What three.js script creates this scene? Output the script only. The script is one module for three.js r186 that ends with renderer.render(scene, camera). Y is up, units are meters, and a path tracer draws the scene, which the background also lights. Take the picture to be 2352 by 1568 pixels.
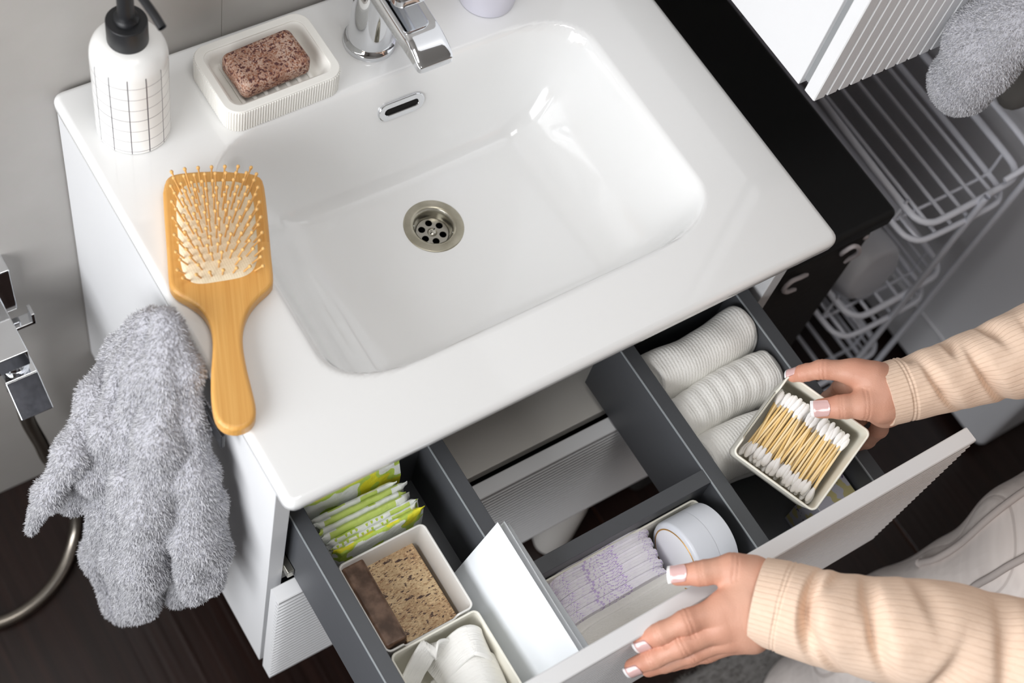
import * as THREE from 'three';
import { RoundedBoxGeometry } from 'three/addons/geometries/RoundedBoxGeometry.js';
import { MarchingCubes } from 'three/addons/objects/MarchingCubes.js';
import { MeshSurfaceSampler } from 'three/addons/math/MeshSurfaceSampler.js';
import { mergeGeometries, mergeVertices } from 'three/addons/utils/BufferGeometryUtils.js';
import { RectAreaLightUniformsLib } from 'three/addons/lights/RectAreaLightUniformsLib.js';

// ---------------------------------------------------------------- camera, sky, light, exposure
const scene = new THREE.Scene();
const camera = new THREE.PerspectiveCamera(25.484, 2352 / 1568, 0.05, 50);
const CAM = new THREE.Vector3(-0.27116, 1.97457, 0.39683);
const FWD = new THREE.Vector3(0.384657, -0.862805, -0.328034);
const UPV = new THREE.Vector3(0.393605, 0.474764, -0.787194);
camera.position.copy(CAM); camera.up.copy(UPV); camera.lookAt(CAM.clone().add(FWD)); camera.updateMatrixWorld(true);
camera.focus = 1.46; camera.userData.fStop = 4.5;
const renderer = new THREE.WebGLRenderer();
renderer.toneMapping = THREE.LinearToneMapping; renderer.toneMappingExposure = 1.0;
renderer.shadowMap.enabled = true;
scene.background = new THREE.Color(0.75, 0.85, 1.0);
RectAreaLightUniformsLib.init();
const windowLight = new THREE.RectAreaLight(new THREE.Color(1.0, 1.0, 1.0), 6.1, 1.3, 1.2);
windowLight.position.set(-1.14, 1.3, 0.28); windowLight.lookAt(0, 1.3, 0.28); scene.add(windowLight);
const ceilingLight = new THREE.RectAreaLight(new THREE.Color(1.0, 0.975, 0.95), 7.2, 0.56, 0.56);
ceilingLight.position.set(0.1, 2.505, 0.26); ceilingLight.lookAt(0.1, 0, 0.26); scene.add(ceilingLight);

// ---------------------------------------------------------------- helpers
const V = (x, y, z) => new THREE.Vector3(x, y, z);
let seed = 7;
const rnd = () => { seed |= 0; seed = seed + 0x6D2B79F5 | 0; let t = Math.imul(seed ^ seed >>> 15, 1 | seed); t = t + Math.imul(t ^ t >>> 7, 61 | t) ^ t; return ((t ^ t >>> 14) >>> 0) / 4294967296; };
const R = (a, b) => a + (b - a) * rnd();
const F = 3467.03, RIGHT = FWD.clone().cross(UPV).normalize();
const ray = (u, v) => FWD.clone().addScaledVector(RIGHT, (u - 1176) / F).addScaledVector(UPV, -(v - 784) / F);
const at = (u, v, d) => CAM.clone().addScaledVector(ray(u, v), d);                     // photo pixel at a depth along the view
const onAxis = (k) => (u, v, c) => { const r = ray(u, v); return CAM.clone().addScaledVector(r, (c - CAM[k]) / r[k]); };
const onX = onAxis('x'), onY = onAxis('y'), onZ = onAxis('z');
const names = {};
const numbered = (n) => { const k = names[n] = (names[n] ?? -1) + 1; return k ? `${n}_${String(k).padStart(3, '0')}` : n; };
function shade(o) { o.traverse((c) => { if (c.isMesh) { c.castShadow = true; c.receiveShadow = true; } }); return o; }
function thing(name, label, category, group, pos) {
  const o = new THREE.Group(); o.name = numbered(name); o.userData = { label, category };
  if (group) o.userData.group = group;
  if (pos) o.position.copy(pos);
  scene.add(o); return o;
}
function part(parent, name, geo, mat, label) {
  const m = new THREE.Mesh(geo, mat); m.name = name; m.castShadow = m.receiveShadow = true;
  if (label) m.userData.label = label;
  parent.add(m); return m;
}
function single(name, label, category, geo, mat, group) {
  const m = new THREE.Mesh(geo, mat); m.name = numbered(name); m.userData = { label, category }; if (group) m.userData.group = group;
  m.castShadow = m.receiveShadow = true; scene.add(m); return m;
}
function struct(name, geo, mat) {
  const m = geo ? new THREE.Mesh(geo, mat) : new THREE.Group(); m.name = name; m.userData = { kind: 'structure' };
  m.castShadow = m.receiveShadow = true; scene.add(m); return m;
}
const tr = (g, x = 0, y = 0, z = 0) => g.translate(x, y, z);
function box(x0, x1, y0, y1, z0, z1, r = 0.001, s = 2) {
  const w = x1 - x0, h = y1 - y0, d = z1 - z0;
  const g = r > 0 ? new RoundedBoxGeometry(w, h, d, s, Math.min(r, w * .49, h * .49, d * .49)) : new THREE.BoxGeometry(w, h, d);
  return boxUV(g.translate((x0 + x1) / 2, (y0 + y1) / 2, (z0 + z1) / 2));
}
function boxUV(g, k = 1) {                                                             // uv in metres by the way a face points
  if (g.index) g = g.toNonIndexed();
  const p = g.attributes.position, uv = new Float32Array(p.count * 2), a = V(), b = V(), c = V(), n = V();
  for (let i = 0; i < p.count; i += 3) {
    a.fromBufferAttribute(p, i); b.fromBufferAttribute(p, i + 1); c.fromBufferAttribute(p, i + 2);
    n.copy(b).sub(a).cross(c.clone().sub(a)); const X = Math.abs(n.x), Y = Math.abs(n.y), Z = Math.abs(n.z);
    [a, b, c].forEach((q, j) => { const [s, t] = Y >= X && Y >= Z ? [q.x, q.z] : X >= Z ? [q.z, q.y] : [q.x, q.y]; uv[(i + j) * 2] = s * k; uv[(i + j) * 2 + 1] = t * k; });
  }
  g.setAttribute('uv', new THREE.BufferAttribute(uv, 2)); return g;
}
const clean = (g) => { const o = g.index ? g.toNonIndexed() : g; for (const k of Object.keys(o.attributes)) if (!['position', 'normal', 'uv'].includes(k)) o.deleteAttribute(k); if (!o.attributes.uv) o.setAttribute('uv', new THREE.BufferAttribute(new Float32Array(o.attributes.position.count * 2), 2)); return o; };
const merge = (...g) => mergeGeometries(g.flat().map(clean));
const lathe = (pts, n = 48) => new THREE.LatheGeometry(pts.map(([x, y]) => new THREE.Vector2(x, y)), n);
const tube = (pts, r, n = 24, m = 8, closed = false) => new THREE.TubeGeometry(new THREE.CatmullRomCurve3(pts, closed, 'centripetal'), n, r, m, closed);
function roundRect(x0, x1, y0, y1, r) {
  const s = new THREE.Shape(); s.moveTo(x0 + r, y0); s.lineTo(x1 - r, y0); s.absarc(x1 - r, y0 + r, r, -Math.PI / 2, 0); s.lineTo(x1, y1 - r); s.absarc(x1 - r, y1 - r, r, 0, Math.PI / 2);
  s.lineTo(x0 + r, y1); s.absarc(x0 + r, y1 - r, r, Math.PI / 2, Math.PI); s.lineTo(x0, y0 + r); s.absarc(x0 + r, y0 + r, r, Math.PI, 1.5 * Math.PI); return s;
}
const extrude = (s, depth, bevel = 0, n = 2, seg = 8) => new THREE.ExtrudeGeometry(s, { depth, bevelEnabled: bevel > 0, bevelSize: bevel, bevelThickness: bevel, bevelSegments: n, curveSegments: seg });
// value noise that repeats every n cells
const hash = (x, y, s) => { let h = Math.imul(x, 374761393) + Math.imul(y, 668265263) + Math.imul(s, 974711); h = Math.imul(h ^ h >>> 13, 1274126177); return ((h ^ h >>> 16) >>> 0) / 4294967296; };
function vnoise(x, y, n, s = 1) {
  const xi = Math.floor(x), yi = Math.floor(y), f = (t) => t * t * (3 - 2 * t), a = f(x - xi), b = f(y - yi), w = (k) => ((k % n) + n) % n;
  const h = (i, j) => hash(w(i), w(j), s);
  return (h(xi, yi) * (1 - a) + h(xi + 1, yi) * a) * (1 - b) + (h(xi, yi + 1) * (1 - a) + h(xi + 1, yi + 1) * a) * b;
}
const fbm = (u, v, n, o = 4, s = 1) => { let t = 0, a = .5, k = n; for (let i = 0; i < o; i++) { t += a * vnoise(u * k, v * k, k, s + i); a *= .5; k *= 2; } return t / (1 - Math.pow(.5, o)); };
function tex(w, h, fn, srgb = true, rx = 1, ry = 1) {
  const d = new Uint8Array(w * h * 4);
  for (let j = 0; j < h; j++) for (let i = 0; i < w; i++) { const c = fn(i / w, j / h); for (let k = 0; k < 3; k++) d[(j * w + i) * 4 + k] = Math.max(0, Math.min(255, Math.round((Array.isArray(c) ? c[k] : c) * 255))); d[(j * w + i) * 4 + 3] = 255; }
  const t = new THREE.DataTexture(d, w, h); t.wrapS = t.wrapT = THREE.RepeatWrapping; t.magFilter = THREE.LinearFilter; t.minFilter = THREE.LinearFilter; t.repeat.set(rx, ry);
  if (srgb) t.colorSpace = THREE.SRGBColorSpace; t.needsUpdate = true; return t;
}
const mixc = (a, b, t) => a.map((x, i) => x + (b[i] - x) * t);
const std = (color, roughness = .5, more = {}) => new THREE.MeshPhysicalMaterial({ color, roughness, ...more });
const clamp = (x, a = 0, b = 1) => Math.min(b, Math.max(a, x)), sstep = (a, b, x) => { const t = clamp((x - a) / (b - a)); return t * t * (3 - 2 * t); };

// ---------------------------------------------------------------- materials
const fineBump = tex(256, 256, (u, v) => fbm(u, v, 32, 3, 5), false, 5, 5);
const M = {
  ceramic: std(0xeff0f0, .12, { clearcoat: .6, clearcoatRoughness: .05 }),
  lacquer: std(0xe6e7e9, .38),
  shelfWhite: std(0xdcd9d3, .5),
  graphite: std(0x4b4d51, .48, { bumpMap: fineBump, bumpScale: .00008 }),
  edgeBand: std(0x9aa0a4, .35),
  chrome: std(0xe3e5e8, .06, { metalness: 1 }),
  steel: std(0xb9b6ab, .28, { metalness: 1 }),
  blackPlastic: std(0x1c1d20, .42),
  blackHole: std(0x0b0a09, .9),
  dishWhite: std(0xf2f1ec, .5),
  boxCream: std(0xefece0, .42),
  boxWhite: std(0xe8e6e2, .4),
  rubberCream: std(0xeee2c6, .7, { bumpMap: tex(128, 128, (u, v) => .5 + .25 * Math.sin(u * 2 * Math.PI * 32) + .25 * Math.sin(v * 2 * Math.PI * 32), false, 14, 14), bumpScale: .0002 }),
  lilac: std(0xd9d8e4, .3),
  jarWhite: std(0xf6f7fb, .3),
  jarLid: std(0xe4e8f0, .32),
  gold: std(0xd9a860, .3, { metalness: .6 }),
  cotton: std(0xf6f5f4, .95),
  sachet: std(0xe9edf1, .26, { bumpMap: tex(128, 128, (u, v) => fbm(u, v, 4, 3, 9), false, 6, 6), bumpScale: .0012 }),
  wire: std(0xe4e6ef, .35),
  hamper: std(0x262322, .8, { bumpMap: fineBump, bumpScale: .0004 }),
  hamperLid: std(0x0e0e0f, .55),
  rope: std(0xc9c2c4, .9),
  appliance: std(0xe6e7ec, .4),
  skin: null, nail: std(0xd9b3b0, .16, { clearcoat: .8, clearcoatRoughness: .06 }), nailTip: std(0xf7f5f5, .16, { clearcoat: .8, clearcoatRoughness: .06 }),
  hair: std(0x4a3324, .6),
  grey: std(0x8d8a88, .9),
};
M.skin = std(0xe7ad92, .5, { map: tex(256, 256, (u, v) => { const t = fbm(u, v, 6, 4, 3); return mixc([.845, .665, .575], [.78, .575, .485], t); }), bumpMap: tex(256, 256, (u, v) => fbm(u, v, 40, 3, 8), false, 8, 8), bumpScale: .00014, color: 0xffffff, sheen: .3, sheenColor: new THREE.Color(0xffc0a0) });
M.bamboo = std(0xffffff, .42, { map: tex(512, 512, (u, v) => { const s = vnoise(u * 64, v * 3, 64, 2), f = vnoise(u * 200, v * 8, 200, 4), k = vnoise(u * 14, v * 1, 14, 11); return mixc([.925, .73, .43], [.82, .59, .29], .45 * s + .3 * f + .35 * k); }, true, 9, 4), clearcoat: .15 });
M.bristle = std(0xe6b670, .45);
M.wallTile = std(0xffffff, .5, { map: tex(512, 512, (u, v) => { const a = fbm(u, v, 3, 5, 21), b = fbm(u, v, 24, 3, 31); return mixc([.655, .64, .625], [.755, .745, .73], clamp(.75 * a + .25 * b)); }, true, 1.1, 1.1), roughnessMap: null });
M.grout = std(0xaaa6a1, .9);
M.floorWood = std(0xffffff, .33, { map: tex(512, 512, (u, v) => { const a = vnoise(u * 90, v * 5, 90, 2), b = fbm(u, v, 4, 4, 6), c = vnoise(u * 260, v * 12, 260, 12); return mixc([.085, .05, .042], [.19, .115, .095], clamp(.35 * a + .35 * b + .3 * c)); }, true, 1.6, .8), bumpMap: tex(256, 256, (u, v) => vnoise(u * 90, v * 6, 90, 3), false, 2, 1), bumpScale: .0006 });
M.floorJoint = std(0x6a4a3a, .8);
const speck = (base, base2, dark, dark2, n, thr, str) => tex(512, 512, (u, v) => {
  const w = fbm(u, v, 6, 5, 3), U = u + .02 * (vnoise(u * 20, v * 20, 20, 91) - .5), W = (v * str); let c = mixc(base, base2, sstep(.25, .75, w));
  const s = fbm(U, W, n, 3, 17), s2 = fbm(U, W, Math.round(n * 1.6), 2, 29), s3 = fbm(u, v, n * 2, 2, 53);
  c = mixc(c, dark2, sstep(thr - .12, thr + .08, s2) * (str > 1 ? .45 : .75)); c = mixc(c, base.map((x) => Math.min(1, x * 1.12)), sstep(.58, .75, s3) * .5); return mixc(c, dark, sstep(thr - .02, thr + .12, s) * .95);
});
M.soapPink = std(0xffffff, .5, { map: speck([.74, .64, .58], [.60, .46, .39], [.30, .15, .15], [.50, .28, .18], 48, .60, 1) });
M.soapPink.map.repeat.set(11, 11);
M.soapTan = std(0xffffff, .45, { map: speck([.85, .75, .59], [.74, .62, .47], [.22, .13, .11], [.46, .28, .15], 30, .655, 2) });
M.soapTan.map.repeat.set(9, 12);
M.soapDark = std(0xffffff, .4, { map: tex(256, 256, (u, v) => mixc([.30, .21, .15], [.52, .41, .34], sstep(.3, .75, fbm(u, v, 7, 5, 4))), true, 12, 12) });
const terryBump = (rows) => tex(256, 256, (u, v) => .55 * (.5 + .5 * Math.sin(u * 2 * Math.PI * rows)) * (.4 + .6 * vnoise(u * 64, v * 64, 64, 2)) + .45 * fbm(u, v, 48, 2, 9), false, 14, 14);
M.terry = std(0xfffefa, .95, { bumpMap: terryBump(20), bumpScale: .0007 });
M.greyTowel = std(0xb4b4bb, 1, { bumpMap: tex(256, 256, (u, v) => fbm(u, v, 40, 3, 2), false, 10, 10), bumpScale: .003, sheen: .4, sheenColor: new THREE.Color(0xe0e0ea) });
M.greyPile = std(0xf0f0f5, 1);
M.darkCloth = std(0x55524f, 1);
M.sweater = std(0xffffff, .95, {
  map: tex(1024, 512, (u, v) => { const rib = Math.abs(((u * 40) % 1) - .5) < .06 ? 1 : 0; return mixc([.935, .83, .745], [.85, .725, .625], .45 * rib * (.4 + .6 * vnoise(u * 40, v * 24, 40, 9)) + .28 * vnoise(u * 240, v * 60, 240, 3) + .12 * vnoise(u * 40, v * 3, 40, 6)); }, true, 5, 5),
  bumpMap: tex(1024, 512, (u, v) => (Math.abs(((u * 40) % 1) - .5) < .09 ? .2 : .75) + .25 * vnoise(u * 260, v * 120, 260, 5), false, 5, 5), bumpScale: .0004, sheen: .4, sheenColor: new THREE.Color(0xffe9d8) });
M.trousers = std(0xffffff, .95, {
  map: tex(512, 512, (u, v) => { const rib = Math.abs(((u * 10) % 1) - .5) < .035 ? 1 : 0; return mixc([.92, .885, .865], [.78, .74, .72], .7 * rib + .35 * vnoise(u * 90, v * 30, 90, 3)); }, true, 4, 4),
  bumpMap: tex(256, 256, (u, v) => (Math.abs(((u * 10) % 1) - .5) < .06 ? .1 : .8), false, 4, 4), bumpScale: .0006 });
M.cord = std(0xb7aeaa, .9);
M.matPile = std(0x77736f, 1);

// ---------------------------------------------------------------- room
const floor = struct('floor', box(-1.25, 2.1, -0.08, -0.004, -.57, 2.4, 0), M.floorJoint);
const joints = [-1.15, -.72, -.32, .173, .571, .969, 1.367, 1.765, 2.0];
for (let i = 0; i < joints.length - 1; i++) for (let j = 0; j < 3; j++) part(floor, 'floor_board', box(joints[i] + .002, joints[i + 1] - .002, -.004, 0, -.472 + j * .93, Math.min(-.472 + j * .93 + .925, 2.3), .0015, 1), M.floorWood);
const back = struct('wall_back', box(-1.25, 2.1, -.004, 2.65, -.57, -.4725, 0), M.grout);
for (let i = -3; i < 4; i++) for (let j = 0; j < 3; j++) {
  const x0 = Math.max(-1.15, .1781 + i * .6), x1 = Math.min(2.0, .1774 + (i + 1) * .6), y0 = j ? .0013 + j * 1.2 - .2 : 0, y1 = Math.min(2.6, (j + 1) * 1.2 - .2);
  if (x1 > x0 && y1 > y0) part(back, 'wall_tile', box(x0, x1, y0, y1, -.4725, -.472, .0002, 1), M.wallTile);
}
const plaster = std(0x9d9894, .85);
struct('wall_right', box(2.0, 2.1, -.004, 2.65, -.57, 2.4, 0), plaster);
struct('wall_front', box(-1.25, 2.1, -.004, 2.65, 2.3, 2.4, 0), plaster);
struct('ceiling', box(-1.25, 2.1, 2.6, 2.7, -.57, 2.4, 0), std(0xbdb9b4, .9));
struct('wall_left', merge(box(-1.25, -1.15, -.004, .67, -.57, 2.4, 0), box(-1.25, -1.15, 1.93, 2.65, -.57, 2.4, 0), box(-1.25, -1.15, .67, 1.93, -.57, -.40, 0), box(-1.25, -1.15, .67, 1.93, .96, 2.4, 0)), plaster);
const win = struct('window_1');
part(win, 'window_frame', merge(box(-1.23, -1.17, .67, .71, -.40, .96, .003), box(-1.23, -1.17, 1.89, 1.93, -.40, .96, .003), box(-1.23, -1.17, .71, 1.89, -.40, -.36, .003), box(-1.23, -1.17, .71, 1.89, .92, .96, .003), box(-1.225, -1.175, .71, 1.89, .26, .30, .003)), M.lacquer);
for (const [z0, z1] of [[-.36, .26], [.30, .92]]) part(win, 'window_pane', box(-1.202, -1.198, .71, 1.89, z0, z1, 0), std(0xffffff, .02, { transmission: 1, thickness: 0 }));
{
  const lamp = thing('ceiling_lamp', 'square white flush ceiling lamp above the vanity', 'lamp', null, V(.1, 2.51, .26));
  part(lamp, 'lamp_frame', box(-.3, .3, 0.005, .09, -.3, .3, .01), M.lacquer);
  part(lamp, 'lamp_diffuser', box(-.285, .285, 0, .006, -.285, .285, .002), std(0xffffff, .6, { emissive: new THREE.Color(1, .97, .93), emissiveIntensity: 1.0 }));
}

// ---------------------------------------------------------------- vanity cabinet with its two drawers
const cab = thing('vanity_cabinet', 'white wall-hung vanity cabinet with ribbed drawer fronts, upper drawer pulled open', 'cabinet');
part(cab, 'side_panel', box(.005, .022, .281, .781, -.470, -.029, .001), M.lacquer);
part(cab, 'side_panel', box(.588, .605, .281, .781, -.470, -.029, .001), M.lacquer);
part(cab, 'bottom_panel', box(.022, .588, .283, .299, -.470, -.030, .001), M.lacquer);
part(cab, 'shelf', box(.022, .588, .520, .536, -.440, -.032, .001), M.shelfWhite);
part(cab, 'back_panel', box(.022, .588, .299, .520, -.470, -.462, .001), M.shelfWhite);
function ribbed(x0, x1, y0, y1, z0, z1, pitch, groove, depth) {                        // a front with grooves running along x
  const s = new THREE.Shape(), n = Math.round((y1 - y0) / pitch), p = (y1 - y0) / n;
  s.moveTo(z0 + .001, y0); s.lineTo(z1 - .001, y0); s.lineTo(z1, y0 + .001);
  for (let i = 1; i < n; i++) { const y = y0 + i * p; s.lineTo(z1, y - groove / 2); s.lineTo(z1 - depth * .8, y - groove * .18); s.lineTo(z1 - depth, y); s.lineTo(z1 - depth * .8, y + groove * .18); s.lineTo(z1, y + groove / 2); }
  s.lineTo(z1, y1 - .001); s.lineTo(z1 - .001, y1); s.lineTo(z0 + .001, y1); s.lineTo(z0, y1 - .001); s.lineTo(z0, y0 + .001); s.closePath();
  const g = extrude(s, x1 - x0); g.rotateY(-Math.PI / 2); g.scale(-1, 1, 1); // shape x -> z
  const p2 = g.attributes.position; const o = new THREE.BufferGeometry(), a = [];
  const idx = g.index ? Array.from(g.index.array) : [...Array(p2.count).keys()];
  for (let i = 0; i < idx.length; i += 3) for (const k of [idx[i], idx[i + 2], idx[i + 1]]) a.push(p2.getX(k), p2.getY(k), p2.getZ(k));
  o.setAttribute('position', new THREE.Float32BufferAttribute(a, 3)); o.computeBoundingBox(); const b = o.boundingBox;
  o.translate(x0 - b.min.x, 0, z0 - b.min.z); o.computeVertexNormals(); return boxUV(o);
}
const lower = new THREE.Group(); lower.name = 'drawer'; cab.add(lower);
part(lower, 'drawer_front', ribbed(.005, .605, .284, .543, -.021, -.004, .0098, .0076, .0062), M.lacquer);
part(lower, 'drawer_box', merge(box(.03, .045, .31, .47, -.30, -.0215, .001), box(.562, .578, .31, .47, -.30, -.0215, .001), box(.045, .562, .31, .32, -.30, -.0215, .001), box(.045, .562, .32, .47, -.30, -.285, .001)), M.graphite);
const upper = new THREE.Group(); upper.name = 'drawer'; cab.add(upper);
const dT = .66, dB = .5465, fl = .556;
part(upper, 'drawer_front', ribbed(.005, .605, .521, .779, .2165, .232, .0098, .0076, .0058), M.lacquer);
for (const [x0, x1] of [[.030, .0455], [.5625, .578]]) part(upper, 'drawer_side', box(x0, x1, dB, dT, -.067, .2165, .0006, 1), M.graphite);
for (const [x0, x1] of [[.181, .1965], [.411, .4265]]) part(upper, 'divider', box(x0, x1, dB, dT, -.067, .2165, .0006, 1), M.graphite);
part(upper, 'cross_panel', box(.1965, .411, dB, dT, .105, .1205, .0006, 1), M.graphite);
part(upper, 'back_panel', box(.0455, .181, dB, dT, -.067, -.052, .0006, 1), M.graphite);
part(upper, 'back_panel', box(.4265, .5625, dB, dT, -.067, -.052, .0006, 1), M.graphite);
part(upper, 'drawer_bottom', box(.0455, .181, dB, fl, -.052, .2165, 0), M.graphite);
part(upper, 'drawer_bottom', box(.4265, .5625, dB, fl, -.052, .2165, 0), M.graphite);
part(upper, 'drawer_bottom', box(.1965, .411, dB, fl, .1205, .2165, 0), M.graphite);
for (const x of [.0303, .1807, .4107, .5622]) part(upper, 'edge_band', box(x - .0006, x + .0006, dT - .0016, dT + .0002, -.0665, .2163, 0), M.edgeBand, 'thin pale line along the top edge');
part(cab, 'drawer_runner', box(.0222, .0295, .552, .566, -.40, -.02, .001), M.steel, 'grey metal runner');
part(cab, 'drawer_runner', box(.5805, .5878, .552, .566, -.40, -.02, .001), M.steel, 'grey metal runner');

// ---------------------------------------------------------------- washbasin
const Y0 = .80, BW = .61, BD = .469, DR = V(.303, 0, -.245), BOWL = .118;
function bowlDepth(x, z) {
  const cx = .3025, hx = .2135, z0 = -.357, z1 = -.071, wx = x < cx ? .10 : .095, wzF = .055, wzB = .06;
  const ax = clamp((Math.abs(x - cx) - (hx - wx)) / wx, 0, 2), zf = clamp((z - (z1 - wzF)) / wzF, 0, 2), zb = clamp(((z0 + wzB) - z) / wzB, 0, 2), az = Math.max(zf, zb);
  const r = Math.pow(Math.pow(ax, 2.5) + Math.pow(az, 2.5), .4), t = clamp(1 - r), e = .07, s = t * t / (t + e) * (1 + e);
  return BOWL * (1 - Math.pow(1 - s, 2.3)) - (s > .98 ? .0 : 0);
}
function basinTop(x, z) {
  const e = Math.min(x, BW - x, -z, BD + z), rr = .007; let y = -bowlDepth(x, z);
  const d = Math.hypot(x - DR.x, z - DR.z); y += .006 * sstep(.05, BOWL, bowlDepth(x, z)) * Math.min(1, d / .2);
  if (e < rr) y -= rr - Math.sqrt(Math.max(0, rr * rr - (rr - e) * (rr - e)));
  return Y0 + y;
}
function basinGeo() {
  const line = (L, n) => { const a = []; for (const e of [0, .0004, .0012, .0024, .004, .0055, .007]) a.push(e); for (let i = 1; i < n; i++) a.push(.007 + (L - .014) * i / n); for (const e of [.007, .0055, .004, .0024, .0012, .0004, 0]) a.push(L - e); return a; };
  const xs = line(BW, 150), zs = line(BD, 118).map((v) => v - BD), nx = xs.length, nz = zs.length, pos = [], idx = [], rc = .011;
  const place = (x, z) => {                                                             // round the plan corners
    const qx = x < rc ? rc - x : x > BW - rc ? x - (BW - rc) : 0, qz = z > -rc ? z + rc : z < -BD + rc ? (-BD + rc) - z : 0;
    if (qx > 0 && qz > 0) { const m = Math.max(qx, qz), h = Math.hypot(qx, qz), k = m / h; const nx2 = qx * k, nz2 = qz * k; return [x < rc ? rc - nx2 : BW - rc + nx2, z > -rc ? -rc + nz2 : -BD + rc - nz2, rc - m]; }
    return [x, z, null];
  };
  for (const z of zs) for (const x of xs) { const [px, pz, e] = place(x, z); let y = basinTop(x, z); pos.push(px, y, pz); }
  for (let j = 0; j < nz - 1; j++) for (let i = 0; i < nx - 1; i++) {
    const mx = (xs[i] + xs[i + 1]) / 2, mz = (zs[j] + zs[j + 1]) / 2; if (Math.hypot(mx - DR.x, mz - DR.z) < .0225) continue;
    const a = j * nx + i, b = a + 1, c = a + nx, d = c + 1; idx.push(a, c, b, b, c, d);
  }
  const top = new THREE.BufferGeometry(); top.setAttribute('position', new THREE.Float32BufferAttribute(pos, 3)); top.setIndex(idx); top.computeVertexNormals();
  const ring = []; for (let i = 0; i < nx; i++) ring.push(i); for (let j = 1; j < nz; j++) ring.push(j * nx + nx - 1); for (let i = nx - 2; i >= 0; i--) ring.push((nz - 1) * nx + i); for (let j = nz - 2; j > 0; j--) ring.push(j * nx);
  const sp = [], si = [], yb = [0, -.003, -.0075, -.0105, -.0115], ins = [0, 0, .0005, .0025, .006];
  ring.forEach((k) => { const x = pos[k * 3], y = pos[k * 3 + 1], z = pos[k * 3 + 2], dx = BW / 2 - x, dz = -BD / 2 - z; yb.forEach((b, m) => sp.push(x + Math.sign(dx) * ins[m] * (Math.abs(dx) > BW / 2 - .012 ? 1 : 0), y + b, z + Math.sign(dz) * ins[m] * (Math.abs(dz) > BD / 2 - .012 ? 1 : 0))); });
  const n = ring.length, w = yb.length;
  for (let i = 0; i < n; i++) for (let m = 0; m < w - 1; m++) { const a = i * w + m, b = ((i + 1) % n) * w + m; si.push(a, b, a + 1, b, b + 1, a + 1); }
  const side = new THREE.BufferGeometry(); side.setAttribute('position', new THREE.Float32BufferAttribute(sp, 3)); side.setIndex(si); side.computeVertexNormals();
  const under = box(.006, BW - .006, Y0 - .0195, Y0 - .0165, -.068, -.006, 0), under2 = box(.006, BW - .006, Y0 - .0195, Y0 - .0165, -BD + .006, -.365, 0), under3 = box(.006, .085, Y0 - .0195, Y0 - .0165, -.365, -.068, 0), under4 = box(.52, BW - .006, Y0 - .0195, Y0 - .0165, -.365, -.068, 0);
  return merge(top, side, under, under2, under3, under4);
}
const basin = thing('washbasin', 'glossy white ceramic washbasin with a rounded rectangular bowl on the vanity', 'sink');
part(basin, 'basin', basinGeo(), M.ceramic);
{
  const y = basinTop(DR.x + .03, DR.z) + .0006, drain = new THREE.Group(); drain.name = 'drain'; basin.add(drain); drain.position.set(DR.x, y, DR.z);
  drain.userData.label = 'round steel drain with six holes';
  const mottled = std(0xffffff, .36, { metalness: .85, map: tex(256, 256, (u, v) => mixc([.62, .60, .53], [.76, .74, .68], fbm(u, v, 6, 4, 12)), true, 14, 14) });
  part(drain, 'drain_flange', boxUV(lathe([[.0195, -.004], [.0205, -.0012], [.0222, .0004], [.0245, .0009], [.0305, .0006], [.0315, -.0002], [.0315, -.001]], 64)), mottled);
  part(drain, 'drain_cup', lathe([[.0222, .0003], [.0205, -.001], [.0193, -.0045], [.0180, -.0105], [.0168, -.0128], [.0168, -.014]], 64), M.steel);
  const s = new THREE.Shape(); s.absarc(0, 0, .0169, 0, Math.PI * 2);
  for (let k = 0; k < 6; k++) { const a = k / 6 * Math.PI * 2 + .35, h = new THREE.Path(); h.absarc(Math.cos(a) * .0112, Math.sin(a) * .0112, .0037, 0, Math.PI * 2, true); s.holes.push(h); }
  part(drain, 'drain_strainer', extrude(s, .0012, 0, 1, 24).rotateX(-Math.PI / 2).translate(0, -.0132, 0), M.steel);
  part(drain, 'drain_pipe', lathe([[.0168, -.013], [.0168, -.06], [.0001, -.062]], 32), M.blackHole);
  const screw = part(drain, 'drain_screw', lathe([[0, .0016], [.0025, .0013], [.0045, .0004], [.0052, -.0008], [.0052, -.0012]], 32).translate(0, -.0112, 0), M.steel);
  part(screw, 'screw_slot', box(-.0042, .0042, -.0110, -.0098, -.0005, .0005, 0).rotateY(.5), M.blackHole);
}
{   // overflow ring on the rear wall of the bowl
  let p = null; for (let t = 1.2; t < 1.9; t += .0005) { const q = at(920, 243, t); if (q.y < basinTop(q.x, q.z)) { p = q; break; } }
  const e = .002, n = V(-(basinTop(p.x + e, p.z) - basinTop(p.x - e, p.z)) / (2 * e), 1, -(basinTop(p.x, p.z + e) - basinTop(p.x, p.z - e)) / (2 * e)).normalize();
  const o = new THREE.Group(); o.name = 'overflow'; basin.add(o); o.position.copy(p); o.quaternion.setFromUnitVectors(V(0, 0, 1), n);
  const st = (w, h) => roundRect(-w, w, -h, h, h * .995);
  const ringS = st(.0255, .0095); ringS.holes.push(st(.0205, .0050));
  part(o, 'overflow_ring', extrude(ringS, .002, .0012, 3, 16), M.chrome, 'chrome overflow ring');
  part(o, 'overflow_slot', extrude(st(.0207, .0052), .0004, 0, 1, 16), M.blackHole);
}

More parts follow.
